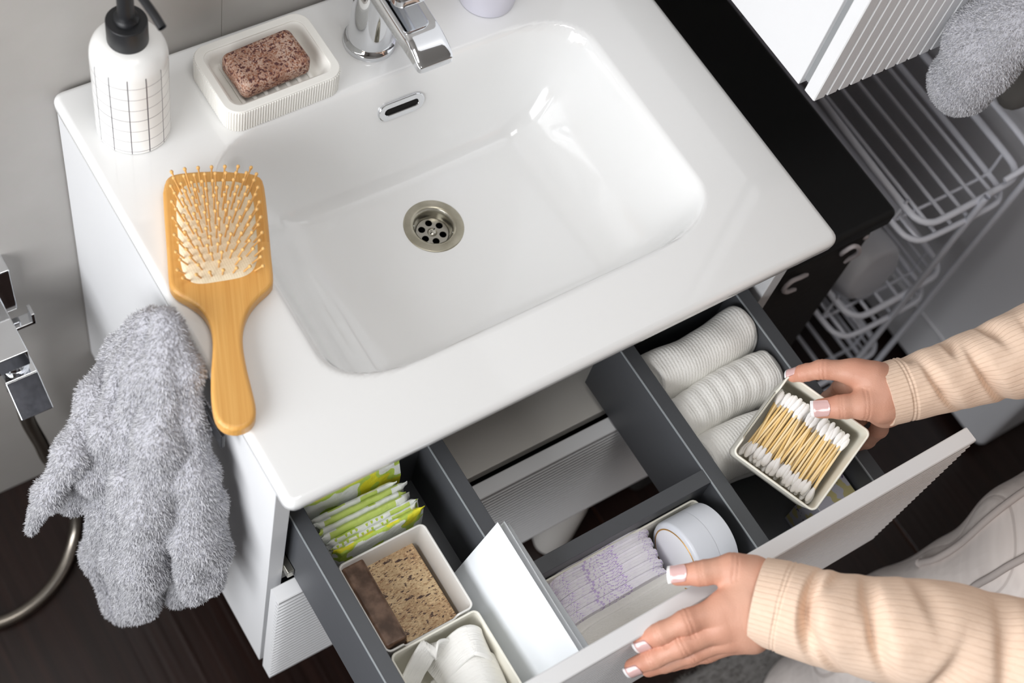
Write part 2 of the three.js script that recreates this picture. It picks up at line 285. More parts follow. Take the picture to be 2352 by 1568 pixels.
// ---------------------------------------------------------------- things on the basin
{   // faucet
  const f = thing('faucet', 'chrome single-lever basin faucet with a flat rectangular spout', 'faucet', null, V(.303, Y0, -.402));
  part(f, 'base_ring', lathe([[.0215, .011], [.0225, .0105], [.0228, .008], [.0255, .0062], [.0262, .005], [.0262, .0005], [.0255, -.0005], [.02, -.0005]], 64), M.chrome);
  part(f, 'body', lathe([[.0225, .004], [.0222, .012], [.0212, .05], [.0198, .1], [.0196, .112], [.018, .116], [0, .1165]], 64), M.chrome);
  { // lofted spout: flat bar whose top slopes away at the tip
    const prof = roundRect(-1, 1, -1, 1, .28).getSpacedPoints(64).slice(0, 64), zs = [-.012, -.011, -.0095, -.006, .01, .03, .05, .066, .074, .080, .086, .092, .098, .103, .1065, .1085, .1095, .110], pos = [], idx = [], n = 64;
    zs.forEach((z, r) => { const e = r < 4 ? [.8, .9, .97, 1][r] : r > 13 ? [.985, .95, .9, .82][r - 14] : 1, k = clamp((z - .02) / .09), k2 = clamp((z - .076) / .032), top = .0115 - .003 * k - .0095 * k2 * k2, bot = -.0115 + .0015 * k; prof.forEach((p) => { const c = (top + bot) / 2, h = (top - bot) / 2; pos.push(p.x * .0188 * e, .098 - .004 * k + c + p.y * h * e, z); }); });
    for (let r = 0; r < zs.length - 1; r++) for (let i = 0; i < n; i++) { const a = r * n + i, b = r * n + (i + 1) % n; idx.push(a, b, a + n, b, b + n, a + n); }
    for (const r of [0, zs.length - 1]) { const c = pos.length / 3; let cx = 0, cy = 0; for (let i = 0; i < n; i++) { cx += pos[(r * n + i) * 3] / n; cy += pos[(r * n + i) * 3 + 1] / n; } pos.push(cx, cy, zs[r]); for (let i = 0; i < n; i++) { const a = r * n + i, b = r * n + (i + 1) % n; r ? idx.push(a, b, c) : idx.push(b, a, c); } }
    const g = new THREE.BufferGeometry(); g.setAttribute('position', new THREE.Float32BufferAttribute(pos, 3)); g.setIndex(idx); g.computeVertexNormals(); part(f, 'spout', g, M.chrome);
  }
  part(f, 'lever', boxUV(extrude(roundRect(-.021, .021, -.03, .066, .006), .006, .0025, 3, 8).rotateX(Math.PI / 2).translate(0, .138, 0)), M.chrome);
  part(f, 'lever_neck', lathe([[.019, .112], [.0185, .132], [0, .132]], 40), M.chrome);
  part(f, 'popup_rod', tube([V(.004, .07, .021), V(.004, .064, .027), V(.004, .052, .031)], .0024, 8, 8), M.chrome);
  part(f, 'aerator', lathe([[0, 0], [.009, 0], [.009, .006], [0, .006]], 24).translate(0, .077, .09), M.steel);
}
{   // soap dispenser
  const bt = thing('soap_dispenser', 'white ceramic soap dispenser with a thin black grid print and black pump', 'dispenser', null, V(.0535, Y0, -.4035));
  const grid = tex(1024, 512, (u, v) => { const cu = (u * 13) % 1, cv = (v * 7.35 + .62) % 1, a = Math.min(cu, 1 - cu) / 13 * .2136, b = Math.min(cv, 1 - cv) / 7.35 * .112; const k = Math.max(a < .00042 ? 1 : 0, b < .00034 ? .55 : 0); return (v > .985) ? [.95, .95, .94] : mixc([.95, .95, .94], [.33, .31, .34], k * (v < .97 ? 1 : 0)); });
  grid.repeat.set(1, 1);
  const pts = [[.0001, 0], [.030, 0], [.0325, .0008], [.034, .0028], [.034, .104], [.0335, .110], [.0315, .1165], [.0275, .1215], [.021, .1245], [.017, .1255], [.015, .1255]];
  const bg = lathe(pts, 72), q = bg.attributes.position, uv = bg.attributes.uv; for (let i = 0; i < q.count; i++) uv.setY(i, clamp(q.getY(i) / .112, 0, .999)); 
  part(bt, 'bottle', bg, std(0xffffff, .3, { map: grid, clearcoat: .3 }));
  part(bt, 'collar', lathe([[.0165, .1245], [.0178, .125], [.0178, .148], [.0168, .1495], [.008, .1495]], 48), M.blackPlastic);
  part(bt, 'pump_stem', lathe([[.0105, .149], [.0105, .154], [.0072, .1555], [.0072, .205], [.0001, .206]], 32), M.blackPlastic);
  part(bt, 'pump_head', lathe([[.0001, .2], [.012, .2], [.0125, .202], [.0125, .214], [.011, .2165], [.0001, .217]], 40), M.blackPlastic);
  part(bt, 'nozzle', tube([V(0, .2085, .004), V(.002, .2085, .03), V(.0035, .2075, .05), V(.0045, .2045, .062)], .0038, 16, 10), M.blackPlastic);
}
function ribRing(w, d, r, y0, y1, amp, pitch, inset) {                                  // outer wall of the dish with upright ribs
  const per = 2 * (w + d - 4 * r) + 2 * Math.PI * r, n = Math.round(per / pitch) * 4, pos = [], idx = [];
  const pt = (s) => { s = ((s % per) + per) % per; const a = w - 2 * r, b = d - 2 * r, q = Math.PI * r / 2; const seg = [[a, (t) => [-w / 2 + r + t, d / 2, 0, 1]], [q, (t) => { const f = Math.PI / 2 - t / r; return [w / 2 - r + r * Math.cos(f), d / 2 - r + r * Math.sin(f), Math.cos(f), Math.sin(f)]; }], [b, (t) => [w / 2, d / 2 - r - t, 1, 0]], [q, (t) => { const f = -t / r; return [w / 2 - r + r * Math.cos(f), -d / 2 + r + r * Math.sin(f), Math.cos(f), Math.sin(f)]; }], [a, (t) => [w / 2 - r - t, -d / 2, 0, -1]], [q, (t) => { const f = -Math.PI / 2 - t / r; return [-w / 2 + r + r * Math.cos(f), -d / 2 + r + r * Math.sin(f), Math.cos(f), Math.sin(f)]; }], [b, (t) => [-w / 2, -d / 2 + r + t, -1, 0]], [q, (t) => { const f = Math.PI - t / r; return [-w / 2 + r + r * Math.cos(f), d / 2 - r + r * Math.sin(f), Math.cos(f), Math.sin(f)]; }]]; for (const [L, f] of seg) { if (s <= L) return f(s); s -= L; } return seg[0][1](0); };
  const rows = [[y0, .6 * amp + inset, 0], [y0 + .001, 0, 1], [y1 - .0015, 0, 1], [y1 - .0006, amp, .3], [y1, amp + .0008, 0]];
  for (const [y, ins, k] of rows) for (let i = 0; i < n; i++) { const [x, z, nx, nz] = pt(i * per / n), rib = k * amp * (i % 4 === 0 ? -1 : i % 4 === 2 ? .15 : 0) - ins; pos.push(x + nx * rib, y, z + nz * rib); }
  for (let j = 0; j < rows.length - 1; j++) for (let i = 0; i < n; i++) { const a = j * n + i, b = j * n + (i + 1) % n; idx.push(a, b, a + n, b, b + n, a + n); }
  const g = new THREE.BufferGeometry(); g.setAttribute('position', new THREE.Float32BufferAttribute(pos, 3)); g.setIndex(idx); return g.toNonIndexed();
}
{   // soap dish and bar
  const cx = .1885, cz = -.3995, w = .123, d = .086, h = .0285;
  const dish = thing('soap_dish', 'white ribbed rectangular soap dish holding the speckled bar', 'soap dish', null, V(cx, Y0, cz)); dish.rotation.y = .015;
  const wall = ribRing(w, d, .016, 0, h, .0010, .0027, .0005); wall.computeVertexNormals();
  part(dish, 'ribbed_wall', wall, M.dishWhite);
  const rim = roundRect(-w / 2 + .0015, w / 2 - .0015, -d / 2 + .0015, d / 2 - .0015, .015); rim.holes.push(roundRect(-w / 2 + .008, w / 2 - .008, -d / 2 + .008, d / 2 - .008, .011));
  const tray = []; { // inner tray as a shallow bowl
    const n = 60, rings = [[0, h], [.0035, h - .001], [.006, h - .006], [.008, h - .013], [.012, h - .0165], [.02, h - .0175]], pos = [], idx = [];
    const base = roundRect(-w / 2 + .0075, w / 2 - .0075, -d / 2 + .0075, d / 2 - .0075, .0115).getSpacedPoints(n);
    rings.forEach(([ins, y]) => base.slice(0, n).forEach((p) => pos.push(p.x * (1 - ins / (w / 2)), y, p.y * (1 - ins / (d / 2)))));
    for (let j = 0; j < rings.length - 1; j++) for (let i = 0; i < n; i++) { const a = j * n + i, b = j * n + (i + 1) % n; idx.push(a, a + n, b, b, a + n, b + n); }
    const c = pos.length / 3; pos.push(0, h - .0175, 0); for (let i = 0; i < n; i++) idx.push((rings.length - 1) * n + i, c, (rings.length - 1) * n + (i + 1) % n);
    const g = new THREE.BufferGeometry(); g.setAttribute('position', new THREE.Float32BufferAttribute(pos, 3)); g.setIndex(idx); g.computeVertexNormals(); tray.push(g);
  }
  part(dish, 'rim', extrude(rim, .0012, .0008, 2, 10).rotateX(Math.PI / 2).translate(0, h + .0002, 0), M.dishWhite);
  part(dish, 'tray', tray[0], M.dishWhite);
  for (let i = 0; i < 7; i++) part(dish, 'support_bar', tube([V(-.036 + i * .012, h - .0165, -.028), V(-.036 + i * .012, h - .0148, 0), V(-.036 + i * .012, h - .0165, .0295)], .0022, 8, 8), M.dishWhite);
  const soap = single('soap_bar', 'reddish brown speckled soap bar with rounded corners lying in the ribbed dish', 'soap', boxUV(new RoundedBoxGeometry(.0745, .024, .0455, 5, .0075)), M.soapPink);
  soap.position.set(cx - .0015, Y0 + h - .013 + .0125, cz + .0005); soap.rotation.y = .06;
}
{   // cup at the rear edge
  const cup = thing('tumbler', 'pale lilac tumbler standing behind the bowl beside the faucet', 'cup', null, V(.4425, Y0, -.4045));
  part(cup, 'cup_body', lathe([[.0001, 0], [.027, 0], [.0295, .002], [.031, .02], [.034, .1], [.0345, .101], [.032, .1], [.029, .02], [.027, .006], [.0001, .005]], 56), M.lilac);
}
{   // hairbrush
  const brush = thing('hairbrush', 'bamboo paddle hairbrush lying bristles up beside the bowl', 'hairbrush');
  const yt = Y0 + .0165, o = [[384, 440], [390, 415], [405, 405], [445, 400], [500, 398], [560, 402], [585, 407], [597, 424], [606, 500], [613, 580], [618, 636], [612, 652], [590, 672], [570, 695], [557, 720], [549, 750], [548, 790], [556, 840], [568, 890], [577, 930], [576, 955], [563, 970], [541, 976], [518, 970], [503, 950], [496, 910], [495, 860], [498, 810], [498, 770], [490, 735], [470, 705], [440, 682], [415, 668], [402, 655], [397, 635], [393, 570], [387, 490]];
  const pts = o.map(([u, v]) => { const p = onY(u, v, yt); return new THREE.Vector2(p.x, -p.z); });
  const curve = new THREE.SplineCurve([...pts, pts[0]]), s = new THREE.Shape(curve.getPoints(110));
  const g = extrude(s, .0085, .0038, 4, 4).rotateX(-Math.PI / 2).translate(0, yt - .0085 - .0038, 0);
  const axis = V(.088, 0, -.317).sub(V(-.006, 0, -.085)).normalize(), sideV = V(axis.z, 0, -axis.x);
  { const p = g.attributes.position, uv = g.attributes.uv; for (let i = 0; i < p.count; i++) { uv.setXY(i, (p.getX(i) * sideV.x + p.getZ(i) * sideV.z + p.getY(i)), p.getX(i) * axis.x + p.getZ(i) * axis.z); } }
  part(brush, 'paddle', g, M.bamboo);
  // cushion: a dome over the pad outline
  const C = [[398, 420], [580, 412], [599, 632], [417, 662]].map(([u, v]) => onY(u, v, yt));
  const bil = (a, b) => C[0].clone().multiplyScalar((1 - a) * (1 - b)).addScaledVector(C[1], a * (1 - b)).addScaledVector(C[2], a * b).addScaledVector(C[3], (1 - a) * b);
  const dome = (a, b) => { const X = 2 * a - 1, Y = 2 * b - 1, r = Math.pow(Math.pow(Math.abs(X), 4) + Math.pow(Math.abs(Y), 4), .25); return yt - .0005 + .0065 * Math.sqrt(Math.max(0, 1 - r * r)); };
  const N = 36, pos = [], idx = [];
  for (let j = 0; j <= N; j++) for (let i = 0; i <= N; i++) { let X = 2 * i / N - 1, Y = 2 * j / N - 1; const m = Math.max(Math.abs(X), Math.abs(Y)), q = Math.pow(Math.pow(Math.abs(X), 4.5) + Math.pow(Math.abs(Y), 4.5), 1 / 4.5) || 1; X *= m / q; Y *= m / q; const a = (X + 1) / 2, b = (Y + 1) / 2, p = bil(a, b); pos.push(p.x, dome(a, b), p.z); }
  for (let j = 0; j < N; j++) for (let i = 0; i < N; i++) { const a = j * (N + 1) + i; idx.push(a, a + N + 1, a + 1, a + 1, a + N + 1, a + N + 2); }
  const pad = new THREE.BufferGeometry(); pad.setAttribute('position', new THREE.Float32BufferAttribute(pos, 3)); pad.setIndex(idx); pad.computeVertexNormals(); pad.setAttribute('uv', new THREE.Float32BufferAttribute(pos.flatMap((v, i) => i % 3 === 0 ? [pos[i] , pos[i + 2]] : []), 2));
  part(brush, 'cushion', pad, M.rubberCream, 'cream rubber cushion');
  const pin = mergeVertices(lathe([[.0001, 0], [.0009, 0], [.0008, .0165], [.0009, .0185], [.0015, .0196], [.0017, .0208], [.0013, .0219], [.0001, .0224]], 9));
  const up = V(0, 1, 0);
  for (let j = 0; j < 14; j++) { const rowN = j === 0 || j === 13 ? 7 : 9; for (let i = 0; i < rowN; i++) {
    let X = (i + .5) / rowN * 2 - 1, Y = (j + .5) / 14 * 2 - 1; if (j > 11 && rowN === 9 && (i + j) % 2) continue; X *= .95; Y *= .95;
    const stag = (j % 2 ? .04 : -.04); const a = (clamp(X + stag, -.93, .93) + 1) / 2, b = (Y + 1) / 2, p = bil(a, b); p.y = dome(a, b) - .0008;
    const t = bil(clamp(a + .01), b).sub(bil(a, b)).normalize(), s2 = bil(a, clamp(b + .01, 0, 1)).sub(bil(a, b)).normalize();
    const dir = up.clone().addScaledVector(t, X * .42).addScaledVector(s2, Y * .42).normalize();
    const m = part(brush, 'bristle', pin, M.bristle); m.position.copy(p); m.quaternion.setFromUnitVectors(up, dir);
  } }
}

// ---------------------------------------------------------------- signed distance bodies
const smin = (a, b, k) => { const h = Math.max(k - Math.abs(a - b), 0) / k; return Math.min(a, b) - h * h * k * .25; };
function cap(p, a, b, ra, rb) { const bx = b.x - a.x, by = b.y - a.y, bz = b.z - a.z, px = p.x - a.x, py = p.y - a.y, pz = p.z - a.z; const h = clamp((px * bx + py * by + pz * bz) / (bx * bx + by * by + bz * bz)); const dx = px - bx * h, dy = py - by * h, dz = pz - bz * h; return Math.sqrt(dx * dx + dy * dy + dz * dz) - (ra + (rb - ra) * h); }
const chainSDF = (ch, p, k) => { let d = 1e9; for (let i = 0; i < ch.length - 1; i++) { const c = cap(p, ch[i][0], ch[i + 1][0], ch[i][1], ch[i + 1][1]); d = i ? smin(d, c, k) : c; } return d; };
function mesh(sdf, lo, hi, res, uvK = 1) {
  const size = Math.max(hi.x - lo.x, hi.y - lo.y, hi.z - lo.z) / 2 * 1.06, c = lo.clone().add(hi).multiplyScalar(.5);
  const mc = new MarchingCubes(res, M.skin, false, false, 400000); mc.isolation = 0; const p = V(), h = res / 2;
  for (let z = 0; z < res; z++) for (let y = 0; y < res; y++) for (let x = 0; x < res; x++) { p.set((x - h) / h * size + c.x, (y - h) / h * size + c.y, (z - h) / h * size + c.z); mc.field[z * res * res + y * res + x] = -sdf(p); }
  mc.update(); const n = mc.count, g = new THREE.BufferGeometry(), a = new Float32Array(n * 3);
  for (let i = 0; i < n; i++) { a[i * 3] = mc.positionArray[i * 3] * size + c.x; a[i * 3 + 1] = mc.positionArray[i * 3 + 1] * size + c.y; a[i * 3 + 2] = mc.positionArray[i * 3 + 2] * size + c.z; }
  g.setAttribute('position', new THREE.BufferAttribute(a, 3)); let w = mergeVertices(g, 1e-5); w.computeVertexNormals();
  { const ps = w.attributes.position, nn = w.attributes.normal; let s = 0, t = V(), q = V(); for (let i = 0; i < ps.count; i += 37) { q.fromBufferAttribute(ps, i); t.fromBufferAttribute(nn, i); s += sdf(q.clone().addScaledVector(t, .002)) - sdf(q.clone().addScaledVector(t, -.002)) > 0 ? 1 : -1; } if (s < 0) { const ix = w.index.array; for (let i = 0; i < ix.length; i += 3) { const k = ix[i + 1]; ix[i + 1] = ix[i + 2]; ix[i + 2] = k; } w.computeVertexNormals(); } }
  const nor = w.attributes.normal.clone(), keep = w; let o = keep.toNonIndexed(); o = boxUV(o, uvK); return o;
}
const bounds = (chains, m) => { const lo = V(9, 9, 9), hi = V(-9, -9, -9); chains.flat().forEach(([p, r]) => { lo.min(p.clone().subScalar(r + m)); hi.max(p.clone().addScalar(r + m)); }); return [lo, hi]; };

// ---------------------------------------------------------------- grey towel on the rail at the cabinet's side
const bladeGeo = (() => { const g = new THREE.BufferGeometry(); g.setAttribute('position', new THREE.Float32BufferAttribute([-.0005, 0, 0, .0005, 0, 0, .00035, .6, .08, -.0005, 0, 0, .00035, .6, .08, -.00035, .6, .08, -.00035, .6, .08, .00035, .6, .08, 0, 1, .3], 3)); g.computeVertexNormals(); return g; })();
function pile(parent, surface, count, len, mat, dirFn, jitter, tint) {
  const s = new MeshSurfaceSampler(new THREE.Mesh(surface, mat)); s.setRandomGenerator(rnd); s.build();
  const inst = new THREE.InstancedMesh(bladeGeo, mat, count); inst.name = 'pile'; inst.userData = { kind: 'stuff' };
  const p = V(), n = V(), q = new THREE.Quaternion(), m = new THREE.Matrix4(), up = V(0, 1, 0), sc = V(), tw = new THREE.Quaternion(), col = new THREE.Color();
  for (let i = 0; i < count; i++) {
    s.sample(p, n); const d = n.clone().addScaledVector(dirFn(p, n), 1).add(V(R(-1, 1), R(-1, 1), R(-1, 1)).multiplyScalar(jitter)).normalize();
    q.setFromUnitVectors(up, d).multiply(tw.setFromAxisAngle(up, rnd() * 6.283)); const l = len * R(.6, 1.25); sc.set(1, l, l); m.compose(p.clone().addScaledVector(n, -.0006), q, sc); inst.setMatrixAt(i, m);
    const k = R(tint[0], tint[1]); inst.setColorAt(i, col.setRGB(k, k, k));
  }
  inst.castShadow = inst.receiveShadow = true; parent.add(inst); return inst;
}
const rail = thing('towel_rail', 'black flat towel rail fixed to the side of the vanity', 'towel rail');
part(rail, 'bar', box(-.013, -.009, .748, .772, -.222, -.095, .001), M.blackPlastic);
part(rail, 'bracket', box(-.010, .005, .752, .768, -.212, -.204, .001), M.blackPlastic);
part(rail, 'bracket', box(-.010, .005, .752, .768, -.120, -.112, .001), M.blackPlastic);
{
  const tw = thing('hand_towel', 'fluffy grey towel draped over the rail at the side of the vanity', 'towel');
  const X = (u, v, x, r) => [onX(u, v, x), r];
  const chains = [
    [X(316, 750, -.024, .011), X(284, 810, -.038, .014), X(226, 910, -.076, .015), X(168, 1040, -.116, .014), X(112, 1135, -.146, .011), X(66, 1218, -.166, .005)],
    [X(326, 745, -.022, .012), X(300, 850, -.046, .016), X(262, 980, -.078, .017), X(218, 1075, -.100, .019), X(170, 1132, -.117, .016), X(155, 1145, -.121, .013)],
    [X(350, 736, -.022, .012), X(342, 850, -.040, .017), X(306, 1000, -.066, .020), X(262, 1150, -.090, .023), X(240, 1270, -.102, .021), X(276, 1400, -.108, .016)],
    [X(378, 734, -.018, .011), X(384, 850, -.030, .016), X(372, 1000, -.050, .021), X(345, 1150, -.072, .025), X(332, 1290, -.086, .024), X(330, 1392, -.094, .016)],
    [X(398, 744, -.013, .009), X(428, 850, -.017, .010), X(438, 960, -.024, .012), X(446, 1090, -.034, .017), X(452, 1230, -.044, .022), X(446, 1345, -.050, .018)],
    [X(300, 1100, -.082, .018), X(288, 1280, -.096, .020), X(304, 1400, -.103, .016)],
    [X(425, 1180, -.044, .016), X(412, 1290, -.054, .016), X(412, 1368, -.058, .013)],
    [X(452, 1010, -.020, .008), X(476, 1150, -.027, .013), X(487, 1260, -.033, .014), X(485, 1335, -.037, .013)],
  ];
  const sdf = (p) => { let d = 1e9; chains.forEach((c, i) => { const s = chainSDF(c, p, .02); const kk = .003 + .010 * sstep(.50, .38, p.y); d = i ? smin(d, s, kk) : s; }); return d + .0014 * Math.sin(p.y * 70 + 60 * p.z) * Math.sin(p.z * 160 + p.x * 120); };
  const [lo, hi] = bounds(chains, .01), g = mesh(sdf, lo, hi, 128);
  part(tw, 'cloth', g, M.greyTowel);
  pile(tw, g, 110000, .0046, M.greyPile, (p, n) => V(0, -.95, .1), .42, [.44, .70]);
}

// ---------------------------------------------------------------- shower mixer and hose
{
  const mx = thing('shower_mixer', 'square chrome shower mixer on the grey wall', 'mixer tap');
  const P = (u, v, z) => onZ(u, v, z);
  const mirror = M.chrome;
  part(mx, 'wall_plate', box(-.150, -.074, .482, .563, -.474, -.450, .002), mirror);
  part(mx, 'body', box(-.22, -.0895, .486, .515, -.455, -.380, .0015), mirror);
  part(mx, 'hook', merge(box(-.090, -.062, .462, .467, -.450, -.436, .0006), box(-.0655, -.0615, .462, .483, -.450, -.436, .0006)), mirror);
  part(mx, 'lower_collar', lathe([[.0001, -.010], [.013, -.010], [.0155, 0], [.013, .010], [.0001, .010]], 32).translate(-.1035, .478, -.396), mirror);
  part(mx, 'lever_block', box(-.121, -.085, .450, .472, -.402, -.3765, .0015), mirror);
  { const g = box(-.018, .018, -.003, .003, 0, .044, .0012); g.rotateX(.62); part(mx, 'lever', g.translate(-.103, .4688, -.379), mirror); }
  part(mx, 'lever_cap', lathe([[.0001, .0012], [.005, .001], [.0055, 0]], 24).translate(-.100, .472, -.386), M.jarLid, 'small pale round cap');
  part(mx, 'hose_outlet', lathe([[.0001, -.03], [.011, -.03], [.011, 0], [.0001, 0]], 24).translate(-.10, .42, -.41), mirror);
  part(mx, 'outlet_arm', box(-.113, -.088, .418, .488, -.423, -.398, .002), mirror);
  const hose = thing('shower_hose', 'ribbed steel shower hose looping from the mixer down to the dark floor', 'hose');
  const pts = [V(-.100, .39, -.41), onZ(62, 960, -.415), onZ(92, 1015, -.412), onZ(120, 1062, -.405), V(-.062, .14, -.385), onY(176, 1170, .06), onY(172, 1225, .03), onY(148, 1300, .014), onY(105, 1362, .012), onY(40, 1412, .012), onY(-40, 1440, .012), onY(-180, 1450, .012)];
  const curve = new THREE.CatmullRomCurve3(pts, false, 'centripetal'), g = new THREE.TubeGeometry(curve, 520, .0085, 10, false), q = g.attributes.position, c = V();
  for (let i = 0; i <= 520; i++) { curve.getPointAt(i / 520, c); const k = i % 2 ? .80 : 1.06; for (let j = 0; j <= 10; j++) { const n = i * 11 + j; q.setXYZ(n, c.x + (q.getX(n) - c.x) * k, c.y + (q.getY(n) - c.y) * k, c.z + (q.getZ(n) - c.z) * k); } }
  g.computeVertexNormals(); part(hose, 'hose', g, std(0xb3aca2, .3, { metalness: 1 }));
}

// ---------------------------------------------------------------- right: hamper, wall cabinet, towels, trolley, appliance
{
  const h = thing('laundry_hamper', 'tall black fabric laundry hamper with rope handle beside the vanity', 'hamper');
  part(h, 'hamper_body', box(.632, .803, 0, .635, -.455, -.057, .012, 3), M.hamper);
  part(h, 'hamper_lid', box(.628, .808, .622, .650, -.46, -.049, .008, 3), M.hamperLid);
  part(h, 'rope_handle', tube([onZ(1852, 630, -.0575), onZ(1838, 637, -.052), onZ(1815, 648, -.049), onZ(1800, 664, -.049), onZ(1806, 670, -.051), onZ(1824, 664, -.0575)], .0030, 30, 8), M.rope, 'pale rope end');
  part(h, 'rope_handle', tube([onZ(1932, 583, -.0575), onZ(1938, 578, -.052), onZ(1958, 566, -.049), onZ(1972, 569, -.049), onZ(1969, 583, -.051), onZ(1940, 600, -.0575)], .0030, 30, 8), M.rope, 'pale rope end');
  for (const x of [.650, .790]) part(h, 'rivet', lathe([[0, .002], [.003, .0016], [.0046, 0]], 20).rotateX(Math.PI / 2).translate(x, .596, -.057), M.rope);
}
{
  const c = thing('wall_cabinet', 'white wall cabinet with an upright ribbed door above the black hamper', 'cabinet');
  part(c, 'carcass', box(.620, 1.02, .88, 1.75, -.471, -.1335, .001), M.lacquer);
  part(c, 'door_seal', box(.626, 1.014, .886, 1.745, -.1335, -.1262, 0), std(0x8e9092, .6));
  const d = ribbed(.88, 1.75, -1.02, -.622, -.1262, -.1105, .0152, .0042, .0035).rotateZ(Math.PI / 2);
  d.rotateY(0); d.computeBoundingBox(); const b = d.boundingBox; d.translate(.622 - b.min.x, .88 - b.min.y, -.1262 - b.min.z); d.computeVertexNormals();
  part(c, 'door', d, M.lacquer, 'door with upright grooves');
  const k = thing('towel_hook', 'small chrome hook on the ribbed door holding the towel', 'hook', null, V(.90, 1.17, -.1105));
  part(k, 'hook', merge(box(-.012, .012, -.012, .012, 0, .004, .001), tube([V(0, 0, .003), V(0, -.005, .03), V(0, .004, .042), V(0, .014, .043)], .004, 16, 8)), M.chrome);
}
{
  const t = thing('bath_towel', 'thick grey towel hanging in front of the ribbed cabinet door', 'towel');
  const Z = (u, v, z, r) => [onZ(u, v, z), r];
  const chains = [[[V(.90, 1.165, -.062), .016], [V(.895, 1.02, -.066), .026], Z(2352, 20, -.070, .031), Z(2262, 95, -.074, .034), Z(2208, 185, -.076, .028), Z(2200, 215, -.076, .022)], [[V(.91, 1.16, -.055), .014], Z(2345, 60, -.050, .022), Z(2262, 160, -.055, .020), Z(2225, 210, -.06, .016)]];
  const sdf = (p) => { let d = 1e9; chains.forEach((c, i) => { const s = chainSDF(c, p, .02); d = i ? smin(d, s, .02) : s; }); return d; };
  const [lo, hi] = bounds(chains, .01), g = mesh(sdf, lo, hi, 90);
  part(t, 'cloth', g, M.greyTowel); pile(t, g, 60000,   .0034, M.greyPile, () => V(0, -.8, .1), .45, [.46, .74]);
  const t2 = thing('dark_cloth', 'dark grey cloth hanging half hidden behind the thick grey towel', 'cloth');
  const c2 = [[[V(1.0, 1.05, -.075), .02], Z(2400, 120, -.09, .022), Z(2335, 205, -.09, .018), Z(2318, 232, -.09, .008)]], s2 = (p) => chainSDF(c2[0], p, .02) + .002 * Math.sin(p.x * 220);
  const [l2, h2] = bounds(c2, .01); part(t2, 'cloth', mesh(s2, l2, h2, 50), M.darkCloth);
  const k = thing('towel_hook', 'small chrome hook on the ribbed door holding the dark cloth', 'hook', null, V(1.0, 1.06, -.1105));
  part(k, 'hook', merge(box(-.012, .012, -.012, .012, 0, .004, .001), tube([V(0, 0, .003), V(0, -.005, .025), V(0, .004, .033)], .004, 16, 8)), M.chrome);
}
{
  const cart = thing('wire_trolley', 'white three-tier wire basket trolley beside the black hamper', 'trolley');
  const x0 = .866, x1 = 1.03, z0 = -.45, z1 = -.035;
  const loop = (x0, x1, y, z0, z1, r, dip) => { const p = []; const c = [[x1 - .025, z1 - .025, 0], [x0 + .025, z1 - .025, 90], [x0 + .025, z0 + .025, 180], [x1 - .025, z0 + .025, 270]]; for (const [cx, cz, a] of c) for (let k = 0; k <= 4; k++) { const f = (a + k * 22.5) * Math.PI / 180; const X = cx + .025 * Math.cos(f), Zz = cz + .025 * Math.sin(f); p.push(V(X, y - (dip && Zz > z1 - .03 && X < x1 - .05 ? dip : 0), Zz)); } return tube(p, r, 140, 8, true); };
  for (const [yr, yb, n] of [[.598, .555, 6], [.372, .315, 6], [.15, .10, 6]]) {
    const tier = new THREE.Group(); tier.name = 'basket'; cart.add(tier);
    part(tier, 'rim_wire', loop(x0 + .004, x1, yr, z0, z1 - .004, .0045, .012), M.wire);
    part(tier, 'base_wire', loop(x0, x1 - .002, yb, z0 + .005, z1, .0040, 0), M.wire);
    for (let i = 0; i < n; i++) { const x = x0 + .014 + (x1 - x0 - .03) * i / (n - 1); part(tier, 'floor_wire', tube([V(x, yb + (i ? 0 : .002), z0 + .006), V(x, yb, (z0 + z1) / 2), V(x, yb, z1 - .003)], .0028, 6, 6), M.wire); }
    for (const z of [-.40, -.075]) part(tier, 'cross_wire', tube([V(x0 + .004, yr, z), V(x0 + .004, yb, z), V(x0 + .02, yb - .003, z), V(x1 - .02, yb - .003, z), V(x1 - .003, yb, z), V(x1 - .002, yr, z)], .0024, 30, 6), M.wire);
    if (yr < .55) for (let k = 1; k < 3; k++) part(tier, 'side_wire', tube([V(x1 - .002, yb + (yr - yb) * k / 3, z0 + .02), V(x1 - .002, yb + (yr - yb) * k / 3, z1 - .025)], .0018, 6, 6), M.wire);
  }
  for (const [x, z] of [[.955, z1 + .004], [1.028, z1 + .004], [.955, z0 - .004], [1.028, z0 - .004]]) part(cart, 'post', tube([V(x, .61, z), V(x, .4, z), V(x, .01, z)], .0046, 8, 8), M.wire);
  part(cart, 'top_handle', tube([V(1.034, .63, z0 + .02), V(1.036, .63, -.24), V(1.036, .63, z1 - .03), V(1.030, .63, z1 - .008), V(1.016, .63, z1 - .002), V(.985, .617, z1 - .002)], .004, 60, 8), M.wire);
  for (const [x, z] of [[.955, z1], [1.028, z1], [.955, z0], [1.028, z0]]) part(cart, 'foot', lathe([[.0001, 0], [.007, 0], [.007, .012], [.0001, .012]], 16).translate(x, 0, z + (z > -.2 ? .004 : -.004)), M.blackPlastic);
  const b = thing('plastic_bottle', 'pale grey rounded plastic bottle lying in the middle wire basket', 'bottle');
  const g = lathe([[.0001, 0], [.038, 0], [.047, .008], [.050, .03], [.050, .12], [.040, .15], [.018, .165], [.018, .185], [.0001, .185]], 40).rotateX(-Math.PI / 2); g.rotateX(-.18); g.translate(.935, .372, -.075); part(b, 'bottle_body', g, std(0xdadbe0, .45));
}
